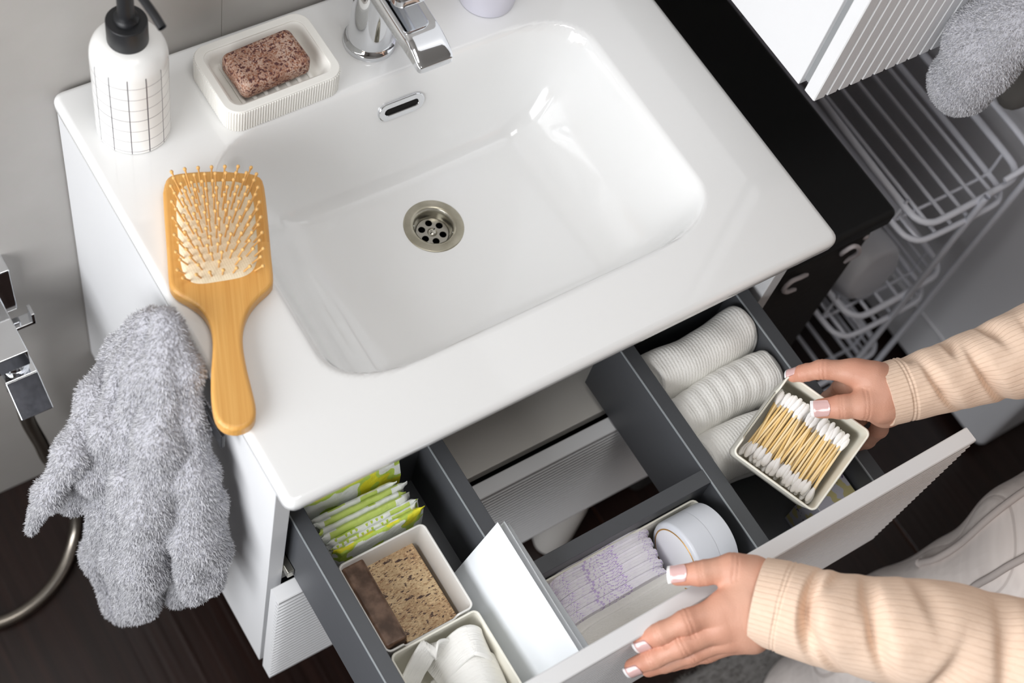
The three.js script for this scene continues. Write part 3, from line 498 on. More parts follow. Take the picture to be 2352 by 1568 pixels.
{
  const w = thing('washing_machine', 'pale grey appliance side standing on the floor beyond the wire trolley', 'appliance');
  part(w, 'cabinet_body', box(1.15, 1.75, .02, .85, -.46, .14, .014, 4), M.appliance);
  part(w, 'side_bead', box(1.1475, 1.151, .12, .125, -.40, .08, .001), M.appliance); part(w, 'side_bead', box(1.1475, 1.151, .56, .565, -.40, .08, .001), M.appliance);
  for (const [x, z] of [[1.2, -.4], [1.7, -.4], [1.2, .09], [1.7, .09]]) part(w, 'foot', lathe([[.0001, 0], [.02, 0], [.02, .022], [.0001, .022]], 20).translate(x, 0, z), M.blackPlastic);
}
{ const s = single('floor_bottle', 'slim white round-bottomed bottle standing on the dark floor under the vanity', 'bottle', lathe([[.0001, 0], [.012, .001], [.021, .007], [.025, .02], [.0265, .06], [.0265, .15], [.02, .17], [.009, .18], [.009, .2], [.0001, .2]], 36), std(0xd6d3cf, .4)); s.position.set(.482, 0, -.055); }
{ const m = thing('bath_mat', 'grey textured bath mat lying on the dark floor under the open drawer', 'mat', null, V(.62, 0, .42)); const g = box(-.13, .16, .001, .02, -.215, .24, .009, 3); part(m, 'mat_base', g, M.grey); pile(m, g, 26000, .008, M.matPile, () => V(0, .3, 0), .9, [.7, 1.3]); }

// ---------------------------------------------------------------- contents of the drawer
function openBox(x0, x1, y0, y1, z0, z1, t, notch, r = .0065) {                           // tapered storage box, notch: lowered front wall
  const w = x1 - x0, d = z1 - z0, h = y1 - y0, pos = [], idx = [], n = 180, tap = .94;
  const loopAt = (inset, y, k) => { const s = roundRect(-w / 2 + inset, w / 2 - inset, -d / 2 + inset, d / 2 - inset, Math.max(.002, r - inset)).getSpacedPoints(n).slice(0, n); s.forEach((p) => { const low = notch && y > h * .9 && p.y > d / 2 - .012 && Math.abs(p.x) < w / 2 - .0175 ? notch * sstep(w / 2 - .0175, w / 2 - .023, Math.abs(p.x)) : 0; pos.push(p.x * k, y - low, p.y * k); }); };
  const rings = [[0, 0, tap], [0, h * .5, (1 + tap) / 2], [0, h * .86, .99], [0, h - .0006, 1], [.0005, h, 1], [t - .0005, h, 1], [t, h - .0006, 1], [t, h * .86, .99], [t, h * .5, (1 + tap) / 2], [t + .001, t + .002, tap], [t + .004, t, tap]];
  rings.forEach(([i, y, k]) => loopAt(i, y, k));
  for (let j = 0; j < rings.length - 1; j++) for (let i = 0; i < n; i++) { const a = j * n + i, b = j * n + (i + 1) % n; idx.push(a, a + n, b, b, a + n, b + n); }
  const c = pos.length / 3; pos.push(0, t, 0, 0, 0, 0); for (let i = 0; i < n; i++) { idx.push((rings.length - 1) * n + i, c, (rings.length - 1) * n + (i + 1) % n, i, (i + 1) % n, c + 1); }
  const g = new THREE.BufferGeometry(); g.setAttribute('position', new THREE.Float32BufferAttribute(pos, 3)); g.setIndex(idx); let o = g.toNonIndexed(); o.computeVertexNormals();
  return o;
}
function storageBox(label, x0, x1, y1, z0, z1, mat, notch) { const b = thing('storage_box', label, 'box', 'storage boxes', V((x0 + x1) / 2, fl + .0004, (z0 + z1) / 2)); part(b, 'box_shell', creased(openBox(x0, x1, fl, y1, z0, z1, .0022, notch)), mat); return b; }
function creased(g) { const w = mergeVertices((() => { const q = new THREE.BufferGeometry(); q.setAttribute('position', g.attributes.position); return q; })(), 1e-6); w.computeVertexNormals(); return w; }
storageBox('white plastic box holding two brown soap blocks', .050, .1445, .636, .0155, .1115, M.boxWhite, .012);
storageBox('cream plastic box holding folded white gauze strips', .050, .1445, .638, .1135, .2095, M.boxCream, .012);
storageBox('long cream plastic box holding lilac-printed pads and a round white jar', .2065, .3975, .637, .1215, .213, M.boxCream, 0);
{
  const s1 = single('soap_block', 'dark brown soap block standing on edge against the drawer side', 'soap', boxUV(new RoundedBoxGeometry(.0235, .0685, .0885, 4, .0035)), M.soapDark); s1.position.set(.0662, fl + .0023 + .0345, .0605); s1.rotation.y = -.01;
  const s2 = single('soap_block', 'tan speckled soap block lying flat beside the dark soap block', 'soap', boxUV(new RoundedBoxGeometry(.0555, .040, .0865, 2, .0018)), M.soapTan); s2.position.set(.1085, fl + .0023 + .0202, .0608); s2.rotation.y = .012;
}
{   // wrapped liners, eight packets standing in a row
  const lime = [.80, .88, .46], pale = [.95, .96, .95];
  const print = (s) => tex(256, 128, (u, v) => { const mode = [3, 0, 1, 0, 1, 2, 2, 3][s]; let c = mode === 1 ? lime : pale; const a = vnoise(u * 5 + s * 1.7, v * 2, 64, 40 + s); if (mode === 0 && a > .66) c = lime; if (mode === 3) { const b = fbm(u, v, 6, 2, 80 + s); if (b > .5) c = [.76, .86, .38]; if (b > .62) c = [.90, .88, .22]; } if (mode === 1 && (u < .1 || u > .82)) c = pale; if (mode === 2) { const fx = (u * 18 + s * .37 + Math.floor(v * 8) * .5) % 1 - .5, fy = (v * 8) % 1 - .5; if (Math.hypot(fx, fy) < .27 && hash(Math.floor(u * 18), Math.floor(v * 8), s) > .45) c = [.74, .84, .28]; if (u > .68 && u < .9) c = lime; } return c; }, true, 1, 1);
  for (let i = 0; i < 8; i++) {
    const back = i === 0, w = back ? .108 : R(.094, .104), h = back ? .098 : R(.078, .084), t = back ? .005 : .0068, z = back ? -.0405 : -.0315 + (i - 1) * .00605, x = .0975 + (i > 3 ? R(0, .006) : R(-.003, .003)) - (i > 4 ? -.002 : 0);
    const nx = 34, caps = [0, .06, .2, .45, .75, 1].map((c) => c * t / h), vs = [...caps, .25, .5, .75, ...caps.map((c) => 1 - c).reverse()], ny = vs.length - 1, pos = [], uv = [], idx = [], k = i * 7.3;
    for (const f of [1, -1]) for (let b = 0; b <= ny; b++) for (let a = 0; a <= nx; a++) {
      const U = a / nx * 2 - 1, Vv = vs[b] * 2 - 1, end = sstep(.86, .98, Math.abs(U)), cc = clamp((Math.abs(Vv) * h / 2 - (h / 2 - t)) / t), thick = t / 2 * Math.sqrt(1 - cc * cc) * (1 - .9 * end);
      const crk = end * (.0022 * Math.sin(Vv * 5 + k) + .0016 * Math.sin(Vv * 11 + U * 3 + k)) + .0002 * Math.sin(U * 14 + k) + end * Math.sign(U) * .0016 * (hash(i, U > 0 ? 1 : 2, 5) - .5) * 3;
      pos.push(U * w / 2 * (1 - .02 * Vv * Vv), Vv * h / 2 + end * .0035 * Math.sin(k + U) - .004 * end * (1 - Vv) * .2 + .0002 * Math.sin(U * 30 + k), f * thick + crk); uv.push(a / nx * (f > 0 ? 1 : -1), vs[b] * .8 + (f > 0 ? 0 : .1));
    }
    const L = (nx + 1) * (ny + 1); for (let f = 0; f < 2; f++) for (let b = 0; b < ny; b++) for (let a = 0; a < nx; a++) { const q = f * L + b * (nx + 1) + a; f ? idx.push(q, q + nx + 1, q + 1, q + 1, q + nx + 1, q + nx + 2) : idx.push(q, q + 1, q + nx + 1, q + 1, q + nx + 2, q + nx + 1); }
    const g = new THREE.BufferGeometry(); g.setAttribute('position', new THREE.Float32BufferAttribute(pos, 3)); g.setAttribute('uv', new THREE.Float32BufferAttribute(uv, 2)); g.setIndex(idx); g.computeVertexNormals();
    const m = single('wrapped_liner', back ? 'green and yellow flowered liner packet leaning alone at the back of the drawer' : ['', 'white liner with a lime patch, seventh in the row from the soap box', 'plain lime liner, sixth in the row from the soap box', 'white liner with few lime patches, fifth in the row from the soap box', 'lime liner, fourth in the row from the soap box', 'white liner with green dots, third in the row from the soap box', 'dotted white and lime liner, second in the row from the soap box', 'yellow-green and white liner pressed against the soap box'][i], 'liner', g, std(0xffffff, .38, { map: print(i), bumpMap: tex(128, 64, (u, v) => fbm(u, v, 9, 3, 60 + i), false, 3, 3), bumpScale: .0005, sheen: .1 }), back ? null : 'wrapped liners in the drawer');
    m.position.set(x, fl + h / 2 + .001, z); m.rotation.x = back ? -.12 : -.035; m.rotation.y = (i - 4) * .004;
  }
}
{   // white sachets leaning on the divider
  const T = [['foremost white foil sachet leaning over the left divider', 0], ['white foil sachet sandwiched between two other sachets on the divider', 1], ['white foil sachet furthest under the leaning stack on the divider', 2]];
  T.forEach(([label, i]) => {
    const L = .146, H = .146, nx = 26, ny = 18, pos = [], idx = [], uv = [], t = .0017;
    for (const f of [1, -1]) for (let b = 0; b <= ny; b++) for (let a = 0; a <= nx; a++) { const U = a / nx, Vv = b / ny, e = Math.min(1, Math.min(U, 1 - U, Vv, 1 - Vv) * 14); pos.push(U * L, Vv * H, f * (t * .25 + t * e) + .0012 * Math.sin(U * 4 + i * 2) * Math.sin(Vv * 3 + i)); uv.push(U * L, Vv * H); }
    const Q = (nx + 1) * (ny + 1); for (let f = 0; f < 2; f++) for (let b = 0; b < ny; b++) for (let a = 0; a < nx; a++) { const q = f * Q + b * (nx + 1) + a; f ? idx.push(q, q + nx + 1, q + 1, q + 1, q + nx + 1, q + nx + 2) : idx.push(q, q + 1, q + nx + 1, q + 1, q + nx + 2, q + nx + 1); }
    for (let a = 0; a < nx; a++) { for (const b of [0, ny]) { const p = b * (nx + 1) + a, s = b ? 1 : -1; s > 0 ? idx.push(p, p + 1, p + Q, p + 1, p + Q + 1, p + Q) : idx.push(p, p + Q, p + 1, p + 1, p + Q, p + Q + 1); } }
    for (let b = 0; b < ny; b++) { for (const a of [0, nx]) { const p = b * (nx + 1) + a, r = p + nx + 1; a ? idx.push(p, p + Q, r, r, p + Q, r + Q) : idx.push(p, r, p + Q, r, r + Q, p + Q); } }
    const g = new THREE.BufferGeometry(); g.setAttribute('position', new THREE.Float32BufferAttribute(pos, 3)); g.setAttribute('uv', new THREE.Float32BufferAttribute(uv, 2)); g.setIndex(idx); g.computeVertexNormals();
    const m = single('sachet', label, 'sachet', g, M.sachet);
    const b0 = V(.1408 + i * .0034, fl + .0012 - [0, .004, .010][i] * 0, .0655 + [0, .001, .004][i]), tp = V(.1865 + i * .0072, .696 - [0, .002, .006][i], .0655 + [0, .001, .004][i]); m.scale.y = [1, .985, .955][i];
    const yv = tp.clone().sub(b0).normalize(), xv = V(0, 0, 1), zv = xv.clone().cross(yv).normalize();
    m.matrixAutoUpdate = true; const mt = new THREE.Matrix4().makeBasis(xv, yv, zv); m.quaternion.setFromRotationMatrix(mt); m.position.copy(b0);
  });
}
{   // lilac printed pads, a stack of thin sheets on edge
  const pr = tex(512, 256, (u, v) => { const m = fbm(u, v, 5, 3, 3), d = vnoise(u * 90, v * 34, 90, 7), d2 = vnoise(u * 44, v * 50, 44, 9); return mixc([.945, .935, .955], [.73, .62, .85], (d > .66 ? .75 : 0) * sstep(.38, .62, m) + (d2 > .7 ? .25 : 0) * m); }, true, 1, 1);
  const pm = std(0xffffff, .9, { map: pr });
  const padGeo = (w, h, t) => { const s = new THREE.Shape(), c = w / 2; s.moveTo(-c, 0); s.lineTo(c, 0); s.lineTo(c, h * .62); s.bezierCurveTo(c, h * .9, c * .86, h * .97, c * .6, h); s.bezierCurveTo(c * .2, h * 1.02, -c * .2, h * .95, -c * .55, h * .985); s.bezierCurveTo(-c * .85, h * .97, -c, h * .88, -c, h * .6); s.closePath(); const g = extrude(s, t, .0004, 1, 5); const p = g.attributes.position, uv = g.attributes.uv; for (let i = 0; i < p.count; i++) { uv.setXY(i, p.getX(i) / .14, p.getY(i) / .07 + p.getZ(i) * 40); } return g; };
  const pg = padGeo(.124, .078, .0024);
  for (let i = 0; i < 17; i++) { const m = single('printed_pad', 'thin white pad with lilac print in the upright stack beside the round jar', 'pad', pg, pm, 'lilac printed pads'); const t = i / 16; m.position.set(.2790 + .002 * Math.sin(i * 1.7) - .006 * t, fl + .0028, .1280 + i * .0029); m.rotation.x = -.10 + .003 * Math.sin(i); m.rotation.y = .004 * Math.sin(i * .9); m.scale.y = 1 + .012 * Math.sin(i * 2.1) - .04 * t * t; }
  const big = padGeo(.160, .074, .0030), white = std(0xf0eeea, .95, { bumpMap: tex(256, 256, (u, v) => fbm(u, v, 20, 3, 2), false, 2, 2), bumpScale: .0003 });
  for (let i = 0; i < 2; i++) { const m = single('plain_pad', i ? 'plain white quilted pad against the drawer front' : 'plain white quilted pad between the printed stack and the front pad', 'pad', big, white); m.position.set(.286 + i * .006, fl + .040 + i * .0005, .2065 + i * .0055); m.rotation.x = -.98; m.scale.y = .62 - i * .04; }
  const jar = thing('cream_jar', 'round white jar with a pale lid lying on its side in the long box', 'jar', null, V(.3445, .6325, .1645)); jar.rotation.z = -.05;
  const r = .0385; part(jar, 'jar_base', lathe([[.0001, 0], [r - .006, 0], [r - .002, .001], [r, .004], [r, .026]], 64).rotateZ(-Math.PI / 2), M.jarLid);
  part(jar, 'gold_ring', lathe([[r - .0075, -.0003], [r - .0068, -.0006], [r - .006, -.0002], [r - .0062, .0008]], 64).rotateZ(-Math.PI / 2), M.gold, 'thin gold ring');
  part(jar, 'jar_face', lathe([[.0001, -.0006], [r - .008, -.0006], [r - .007, .0002], [r - .0072, .001]], 64).rotateZ(-Math.PI / 2), M.jarWhite);
  part(jar, 'jar_lid', lathe([[r - .001, .026], [r, .0268], [r, .047], [r - .002, .0485], [.0001, .0485]], 64).rotateZ(-Math.PI / 2), M.jarLid);
}
{   // gauze strips in the front box
  const gz = std(0xf4f3ef, .95, { bumpMap: tex(256, 256, (u, v) => vnoise(u * 90, v * 6, 90, 3) * .7 + .3 * fbm(u, v, 40, 2, 4), false, 12, 12), bumpScale: .0006 });
  const ribbon = (pts, width, t) => { const c = new THREE.CatmullRomCurve3(pts, false, 'centripetal'), n = 40, s = roundRect(-t / 2, t / 2, -width / 2, width / 2, t * .48), P = s.getPoints(4), pos = [], uv = [], idx = [], tan = V(), o = V(); const m = P.length; for (let i = 0; i <= n; i++) { c.getPointAt(i / n, o); c.getTangentAt(i / n, tan); const w = V(pts.w.x, pts.w.y, pts.w.z), nn = tan.clone().cross(w).normalize(), ww = nn.clone().cross(tan).normalize(); for (let k = 0; k < m; k++) { const q = o.clone().addScaledVector(nn, P[k].x * (1 + .15 * Math.sin(i * .7 + P[k].y * 300))).addScaledVector(ww, P[k].y); pos.push(q.x, q.y, q.z); uv.push(P[k].y, i / n * .15); } } for (let i = 0; i < n; i++) for (let k = 0; k < m; k++) { const a = i * m + k, b = i * m + (k + 1) % m; idx.push(a, b, a + m, b, b + m, a + m); } const g = new THREE.BufferGeometry(); g.setAttribute('position', new THREE.Float32BufferAttribute(pos, 3)); g.setAttribute('uv', new THREE.Float32BufferAttribute(uv, 2)); g.setIndex(idx); g.computeVertexNormals(); const caps = mergeGeometries([clean(g)]); return caps; };
  const A = [onY(930, 1590, .60), onY(960, 1530, .622), onY(985, 1492, .632), onY(1008, 1486, .628), onY(1030, 1512, .61)]; A.w = V(.8, 0, .1);
  single('gauze_strip', 'narrow white gauze strip arching up at the back corner of its box', 'gauze', ribbon(A, .023, .0035), gz);
  const B = [onY(1000, 1556, .605), onY(1040, 1500, .628), onY(1080, 1470, .636), onY(1108, 1478, .63), onY(1118, 1505, .605)]; B.w = V(-.15, 0, .9);
  single('gauze_strip', 'wide white gauze strip folded over beside the box wall', 'gauze', ribbon(B, .030, .006), gz);
  const Cc = [onY(1010, 1600, .60), onY(1050, 1565, .622), onY(1100, 1535, .63), onY(1140, 1540, .62), onY(1160, 1575, .6)]; Cc.w = V(-.15, 0, .9);
  single('gauze_strip', 'wide white gauze strip lying in front of the other two strips', 'gauze', ribbon(Cc, .034, .006), gz);
}
{   // rolled face towels
  const roll = (label, zc, hz, ht, ribs, x0, x1, tw) => {
    const t = thing('rolled_towel', label, 'towel', null, V(0, fl, zc)); const n = 46, m = 44, pos = [], uv = [], idx = [];
    for (let i = 0; i <= n; i++) for (let k = 0; k < m; k++) {
      const s = i / n, a = k / m * Math.PI * 2, e = Math.min(1, Math.min(s, 1 - s) * 16), ex = Math.sqrt(1 - (1 - e) * (1 - e)); let r = .80 + .20 * ex;
      const ca = Math.cos(a), sa = Math.sin(a), sq = Math.pow(Math.pow(Math.abs(ca), 2.8) + Math.pow(Math.abs(sa), 2.8), -1 / 2.8);
      r += ribs ? .035 * (Math.pow(Math.abs(Math.sin(s * Math.PI * 7.5)), .6) - .7) : .015 * Math.sin(s * 17 + 2 * a); r += .014 * Math.sin(a * 3 + s * 9 + zc * 99);
      const x = x0 + (x1 - x0) * s + .004 * Math.sin(a * 2 + zc * 50) * (1 - e), y = ht / 2 + sa * sq * ht / 2 * r + tw * (s - .5), z = ca * sq * hz * r + .003 * Math.sin(s * 5 + zc * 40); pos.push(x, Math.max(.0008, y), z); uv.push(s * .13, k / m * .24);
    }
    for (let i = 0; i < n; i++) for (let k = 0; k < m; k++) { const a = i * m + k, b = i * m + (k + 1) % m; idx.push(a, b, a + m, b, b + m, a + m); }
    const g = new THREE.BufferGeometry(); g.setAttribute('position', new THREE.Float32BufferAttribute(pos, 3)); g.setAttribute('uv', new THREE.Float32BufferAttribute(uv, 2)); g.setIndex(idx); g.computeVertexNormals();
    part(t, 'cloth', g, M.terry);
    for (const side of [0, 1]) for (let l = 0; l < 4; l++) {                              // the folded layers seen at the ends
      const p = []; for (let k = 0; k < 24; k++) { const a = k / 24 * Math.PI * 2, ca = Math.cos(a), sa = Math.sin(a), sq = Math.pow(Math.pow(Math.abs(ca), 2.8) + Math.pow(Math.abs(sa), 2.8), -1 / 2.8), q = .80 - l * .2; p.push(V((side ? x1 : x0) + (side ? -.001 : .001), Math.max(.004, ht / 2 + sa * sq * ht / 2 * q + tw * (side - .5)), ca * sq * hz * q)); }
      part(t, 'fold_edge', tube(p, hz * .105, 48, 8, true), M.terry);
    }
  };
  roll('plain white rolled towel furthest back in the right compartment', -.0125, .0265, .104, false, .430, .560, .006);
  roll('white rolled towel with raised bands between the two plain rolls', .0395, .0255, .098, true, .4285, .560, .004);
  roll('plain white rolled towel beneath the cotton swab box', .0925, .0270, .092, false, .429, .560, 0);
  const k = thing('carton', 'small white carton with lilac print in the front corner of the right compartment', 'carton', null, V(.533, fl, .190));
  part(k, 'carton_body', box(-.022, .026, .0005, .07, -.020, .020, .001), std(0xc9c9cf, .4, { map: tex(128, 128, (u, v) => { const s = fbm(u, v, 6, 2, 71); const dots = vnoise(u * 40, v * 22, 40, 4) > .72 && v > .6 && v < .75; return dots ? [.45, .38, .55] : s > .62 ? [.92, .88, .62] : [.90, .90, .93]; }, true, 20, 20) }));
}

// ---------------------------------------------------------------- cotton swab box in the hand
{
  const c0 = at(1842, 1016, 1.43), A = at(1814, 861, 1.425), B = at(2000, 990, 1.435), Cq = at(1866, 1180, 1.432), Dq = at(1684, 1031, 1.425);
  const ex = B.clone().sub(A).add(Cq.clone().sub(Dq)).normalize(); let ez = Dq.clone().sub(A).add(Cq.clone().sub(B)); ez.addScaledVector(ex, -ez.dot(ex)).normalize();
  let ey = ez.clone().cross(ex).normalize();
  const toCam = CAM.clone().sub(c0).normalize(); if (ey.dot(toCam) < 0) ey.negate();
  const tilt = new THREE.Quaternion().setFromUnitVectors(ey, ey.clone().addScaledVector(RIGHT, -.10).addScaledVector(UPV, .13).normalize()); ex.applyQuaternion(tilt); ey.applyQuaternion(tilt); ez.applyQuaternion(tilt);
  const q = new THREE.Quaternion().setFromRotationMatrix(new THREE.Matrix4().makeBasis(ex, ey, ez)), W = .0955, D = .0945, H = .072;
  const sb = thing('storage_box', 'cream plastic box of cotton swabs held tilted in the hand', 'box', 'storage boxes', c0.clone().addScaledVector(ey, -H)); sb.quaternion.copy(q);
  { const g = openBox(-D / 2, D / 2, 0, H, -W / 2, W / 2, .0022, .014); g.rotateY(-Math.PI / 2); part(sb, 'box_shell', creased(g), M.boxCream); }
  const tip = lathe([[.0001, -.0005], [.0016, .0002], [.0026, .003], [.0029, .0065], [.0022, .0105], [.0013, .0135], [.0010, .015]], 14), stick = new THREE.CylinderGeometry(.00115, .00115, .058, 8, 1), wood = [std(0xf3d79f, .55), std(0xefcb86, .55), std(0xf8e2b6, .55)];
  for (let i = 0; i < 84; i++) {
    const sw = thing('cotton_swab', 'bamboo cotton swab with white tips lying in the held box', 'swab', 'cotton swabs in the held box'), layer = i < 30 ? 0 : i < 58 ? 1 : 2, k = layer === 0 ? i : layer === 1 ? i - 30 : i - 58, n = layer === 0 ? 30 : layer === 1 ? 28 : 26;
    const s = part(sw, 'stick', stick, wood[i % 3]); part(sw, 'cotton_tip', tip, M.cotton).position.y = -.0365; const t2 = part(sw, 'cotton_tip', tip, M.cotton); t2.rotation.z = Math.PI; t2.position.y = .0365;
    const px = -.0385 + .077 * (k + .5) / n + R(-.0006, .0006), yaw = R(-.11, .11) + .03, lz = .0025 + R(-.003, .003), ly = H - .021 - layer * .0062 + R(-.0012, .0012);
    const loc = V(px, ly, lz), dirL = V(Math.sin(yaw) , R(-.02, .02), Math.cos(yaw)).normalize();
    sw.position.copy(loc.applyQuaternion(q)).add(sb.position); sw.quaternion.setFromUnitVectors(V(0, 1, 0), dirL.applyQuaternion(q).normalize());
  }
}

// ---------------------------------------------------------------- person kneeling at the drawer
{
  const person = thing('person', 'kneeling person in beige ribbed sweater and taupe trousers holding drawer and swab box', 'person');
  const J = (u, v, d, r) => [at(u, v, d), r];
  const handSDF = (palm, fingers) => {
    const creases = []; for (const c of fingers) for (const k of [1, 2]) { const t = c[k + 1 < c.length ? k + 1 : k][0].clone().sub(c[k - 1][0]).normalize(); for (const o of k === 1 ? [-.0022, .0012] : [-.0008, .0016]) creases.push([c[k][0].clone().addScaledVector(t, o), t, c[k][1] * 1.5]); }
    return (p) => {
      let d = 1e9; palm.forEach((c, i) => { const s = chainSDF(c, p, .010); d = i ? smin(d, s, .012) : s; });
      let f = 1e9; for (const c of fingers) f = Math.min(f, chainSDF(c, p, .0045)); d = smin(d, f, .008);
      if (Math.abs(d) < .004) for (const [o, t, r] of creases) { const x = p.x - o.x, y = p.y - o.y, z = p.z - o.z, q = x * x + y * y + z * z; if (q < r * r) { const w = (x * t.x + y * t.y + z * t.z) / .0011; d += .00055 * Math.exp(-w * w); } }
      return d;
    };
  };
  const skinGeos = [];
  // left hand on the drawer front
  const LW = J(1775, 1382, 1.285, .023), lp = [
    [LW, J(1720, 1345, 1.277, .016), J(1668, 1385, 1.2715, .0125)], [LW, J(1715, 1395, 1.272, .017), J(1662, 1415, 1.270, .0125)], [LW, J(1718, 1430, 1.275, .016), J(1668, 1443, 1.273, .0120)], [LW, J(1725, 1455, 1.282, .015), J(1680, 1466, 1.281, .0110)], [LW, J(1730, 1320, 1.281, .014), J(1690, 1312, 1.281, .0105)]];
  const lf = [
    [J(1662, 1398, 1.2715, .0120), J(1578, 1427, 1.266, .0103), J(1518, 1454, 1.271, .0092), J(1476, 1473, 1.280, .0080)],
    [J(1662, 1436, 1.273, .0118), J(1566, 1481, 1.272, .0100), J(1500, 1511, 1.280, .0090), J(1455, 1531, 1.289, .0078)],
    [J(1672, 1462, 1.279, .0110), J(1590, 1497, 1.286, .0096), J(1530, 1520, 1.300, .0086), J(1490, 1535, 1.312, .0074)],
    [J(1684, 1474, 1.288, .0100), J(1625, 1498, 1.302, .0084), J(1580, 1512, 1.314, .0074), J(1545, 1525, 1.324, .0066)],
    [J(1735, 1330, 1.281, .0145), J(1682, 1302, 1.277, .0115), J(1612, 1316, 1.279, .0104), J(1557, 1321, 1.285, .0088)]];
  const rW = J(2040, 905, 1.425, .023), rp = [
    [rW, J(2005, 870, 1.417, .015), J(1962, 856, 1.419, .0118)], [rW, J(2008, 895, 1.428, .015), J(1975, 884, 1.435, .0115)], [rW, J(2020, 925, 1.436, .015), J(1996, 925, 1.448, .0110)], [rW, J(2035, 940, 1.440, .014), J(2022, 945, 1.452, .0100)], [rW, J(2015, 925, 1.415, .014), J(1985, 930, 1.410, .0110)]];
  const rf = [
    [J(1965, 853, 1.419, .0112), J(1888, 848, 1.424, .0090), J(1848, 856, 1.432, .0080), J(1822, 862, 1.440, .0066)],
    [J(1978, 880, 1.434, .0108), J(1932, 893, 1.470, .0092), J(1902, 918, 1.496, .0082), J(1882, 940, 1.512, .0070)],
    [J(1996, 915, 1.448, .0104), J(1975, 955, 1.484, .0090), J(1950, 978, 1.508, .0080), J(1928, 990, 1.524, .0068)],
    [J(2024, 940, 1.452, .0096), J(2020, 985, 1.476, .0082), J(1992, 1012, 1.502, .0074), J(1968, 1022, 1.518, .0064)],
    [J(2015, 932, 1.412, .0138), J(1985, 932, 1.408, .0115), J(1934, 934, 1.411, .0110), J(1884, 938, 1.417, .0092)]];
  for (const [pl, fg] of [[lp, lf], [rp, rf]]) { const [lo, hi] = bounds([...pl, ...fg], .006); skinGeos.push(mesh(handSDF(pl, fg), lo, hi, 140, 4)); }
  // neck and head, out of the picture above the shoulders
  const neck = [[V(.86, 1.06, .53), .055], [V(.85, 1.16, .50), .05]], head = [[V(.85, 1.27, .47), .083], [V(.845, 1.22, .42), .062], [V(.845, 1.18, .405), .042]], nose = [[V(.845, 1.235, .35), .012], [V(.845, 1.215, .335), .011]];
  { const s = (p) => smin(smin(chainSDF(neck, p, .02), chainSDF(head, p, .04), .03), chainSDF(nose, p, .01), .012); const [lo, hi] = bounds([neck, head, nose], .01); skinGeos.push(mesh(s, lo, hi, 56, 4)); }
  const bodyGeo = merge(skinGeos); { const p = bodyGeo.attributes.position, col = new Float32Array(p.count * 3), q = V(), J2 = [...lf, ...rf].flatMap((c) => [[c[0][0], .011, .5], [c[1][0], .009, .6], [c[2][0], .008, .45], [c[3][0], .014, .9]]); for (let i = 0; i < p.count; i++) { q.fromBufferAttribute(p, i); let k = 0; for (const [o, r, a] of J2) { const d = q.distanceTo(o) / (r * 1.7); if (d < 2) k = Math.max(k, a * Math.exp(-d * d)); } col[i * 3] = 1; col[i * 3 + 1] = 1 - .20 * k; col[i * 3 + 2] = 1 - .24 * k; } bodyGeo.setAttribute('color', new THREE.BufferAttribute(col, 3)); }
  M.skin.vertexColors = true; part(person, 'body', bodyGeo, M.skin);
  { const h = [[V(.85, 1.295, .49), .092], [V(.85, 1.22, .545), .07], [V(.85, 1.10, .60), .045]]; const s = (p) => Math.max(chainSDF(h, p, .03), -(p.z * -.75 + p.y * -.66 + .75 * .43 + .66 * 1.21) * -1 - 9) ; const [lo, hi] = bounds([h], .01); part(person, 'hair', mesh(s, lo, hi, 48), M.hair, 'brown hair'); }
  // nails: a curved plate and its white edge
  const nail = (tipJ, prevJ, nrm, len, wid, roll = 0) => {
    const dir = tipJ[0].clone().sub(prevJ[0]).normalize(); const n0 = nrm.clone().addScaledVector(dir, -nrm.dot(dir)).normalize().applyAxisAngle(dir, roll), side = dir.clone().cross(n0);
    const back = prevJ[0].distanceTo(tipJ[0]);
    const plate = (v0, v1) => {
      const pos = [], idx = [], N = 12, Mv = 8;
      for (let f = 0; f < 2; f++) for (let j = 0; j <= Mv; j++) for (let i = 0; i <= N; i++) {
        const u = i / N * 2 - 1, v = v0 + (v1 - v0) * j / Mv, w = wid * (v < .16 ? Math.sqrt(Math.max(.12, 1 - Math.pow(1 - v / .16, 2))) : 1) * (1 + .05 * v), along = -len * .55 + len * v;
        const r = along < 0 ? tipJ[1] + (prevJ[1] - tipJ[1]) * Math.min(1, -along / back) : tipJ[1];
        const R2 = r * 1.04, h = R2 - Math.sqrt(Math.max(0, R2 * R2 - u * u * w * w)) * 1, edge = Math.max(0, v - .72) / .28;
        const q = tipJ[0].clone().addScaledVector(dir, along - edge * edge * 0).addScaledVector(side, u * w).addScaledVector(n0, r + .0007 - h - .0010 * edge * edge - f * .0008); pos.push(q.x, q.y, q.z);
      }
      const S = (N + 1) * (Mv + 1); for (let f = 0; f < 2; f++) for (let j = 0; j < Mv; j++) for (let i = 0; i < N; i++) { const a = f * S + j * (N + 1) + i; f ? idx.push(a, a + N + 1, a + 1, a + 1, a + N + 1, a + N + 2) : idx.push(a, a + 1, a + N + 1, a + 1, a + N + 2, a + N + 1); }
      for (let i = 0; i < N; i++) for (const j of [0, Mv]) { const a = j * (N + 1) + i; idx.push(a, a + 1, a + S, a + 1, a + 1 + S, a + S); } for (let j = 0; j < Mv; j++) for (const i of [0, N]) { const a = j * (N + 1) + i, b = a + N + 1; idx.push(a, b, a + S, b, b + S, a + S); }
      const g = new THREE.BufferGeometry(); g.setAttribute('position', new THREE.Float32BufferAttribute(pos, 3)); g.setIndex(idx); g.computeVertexNormals(); return g;
    };
    const m = part(person, 'fingernail', plate(0, .84), M.nail); part(m, 'nail_edge', plate(.835, 1), M.nailTip, 'white nail edge');
  };
  const tc = (p) => CAM.clone().sub(p).normalize();
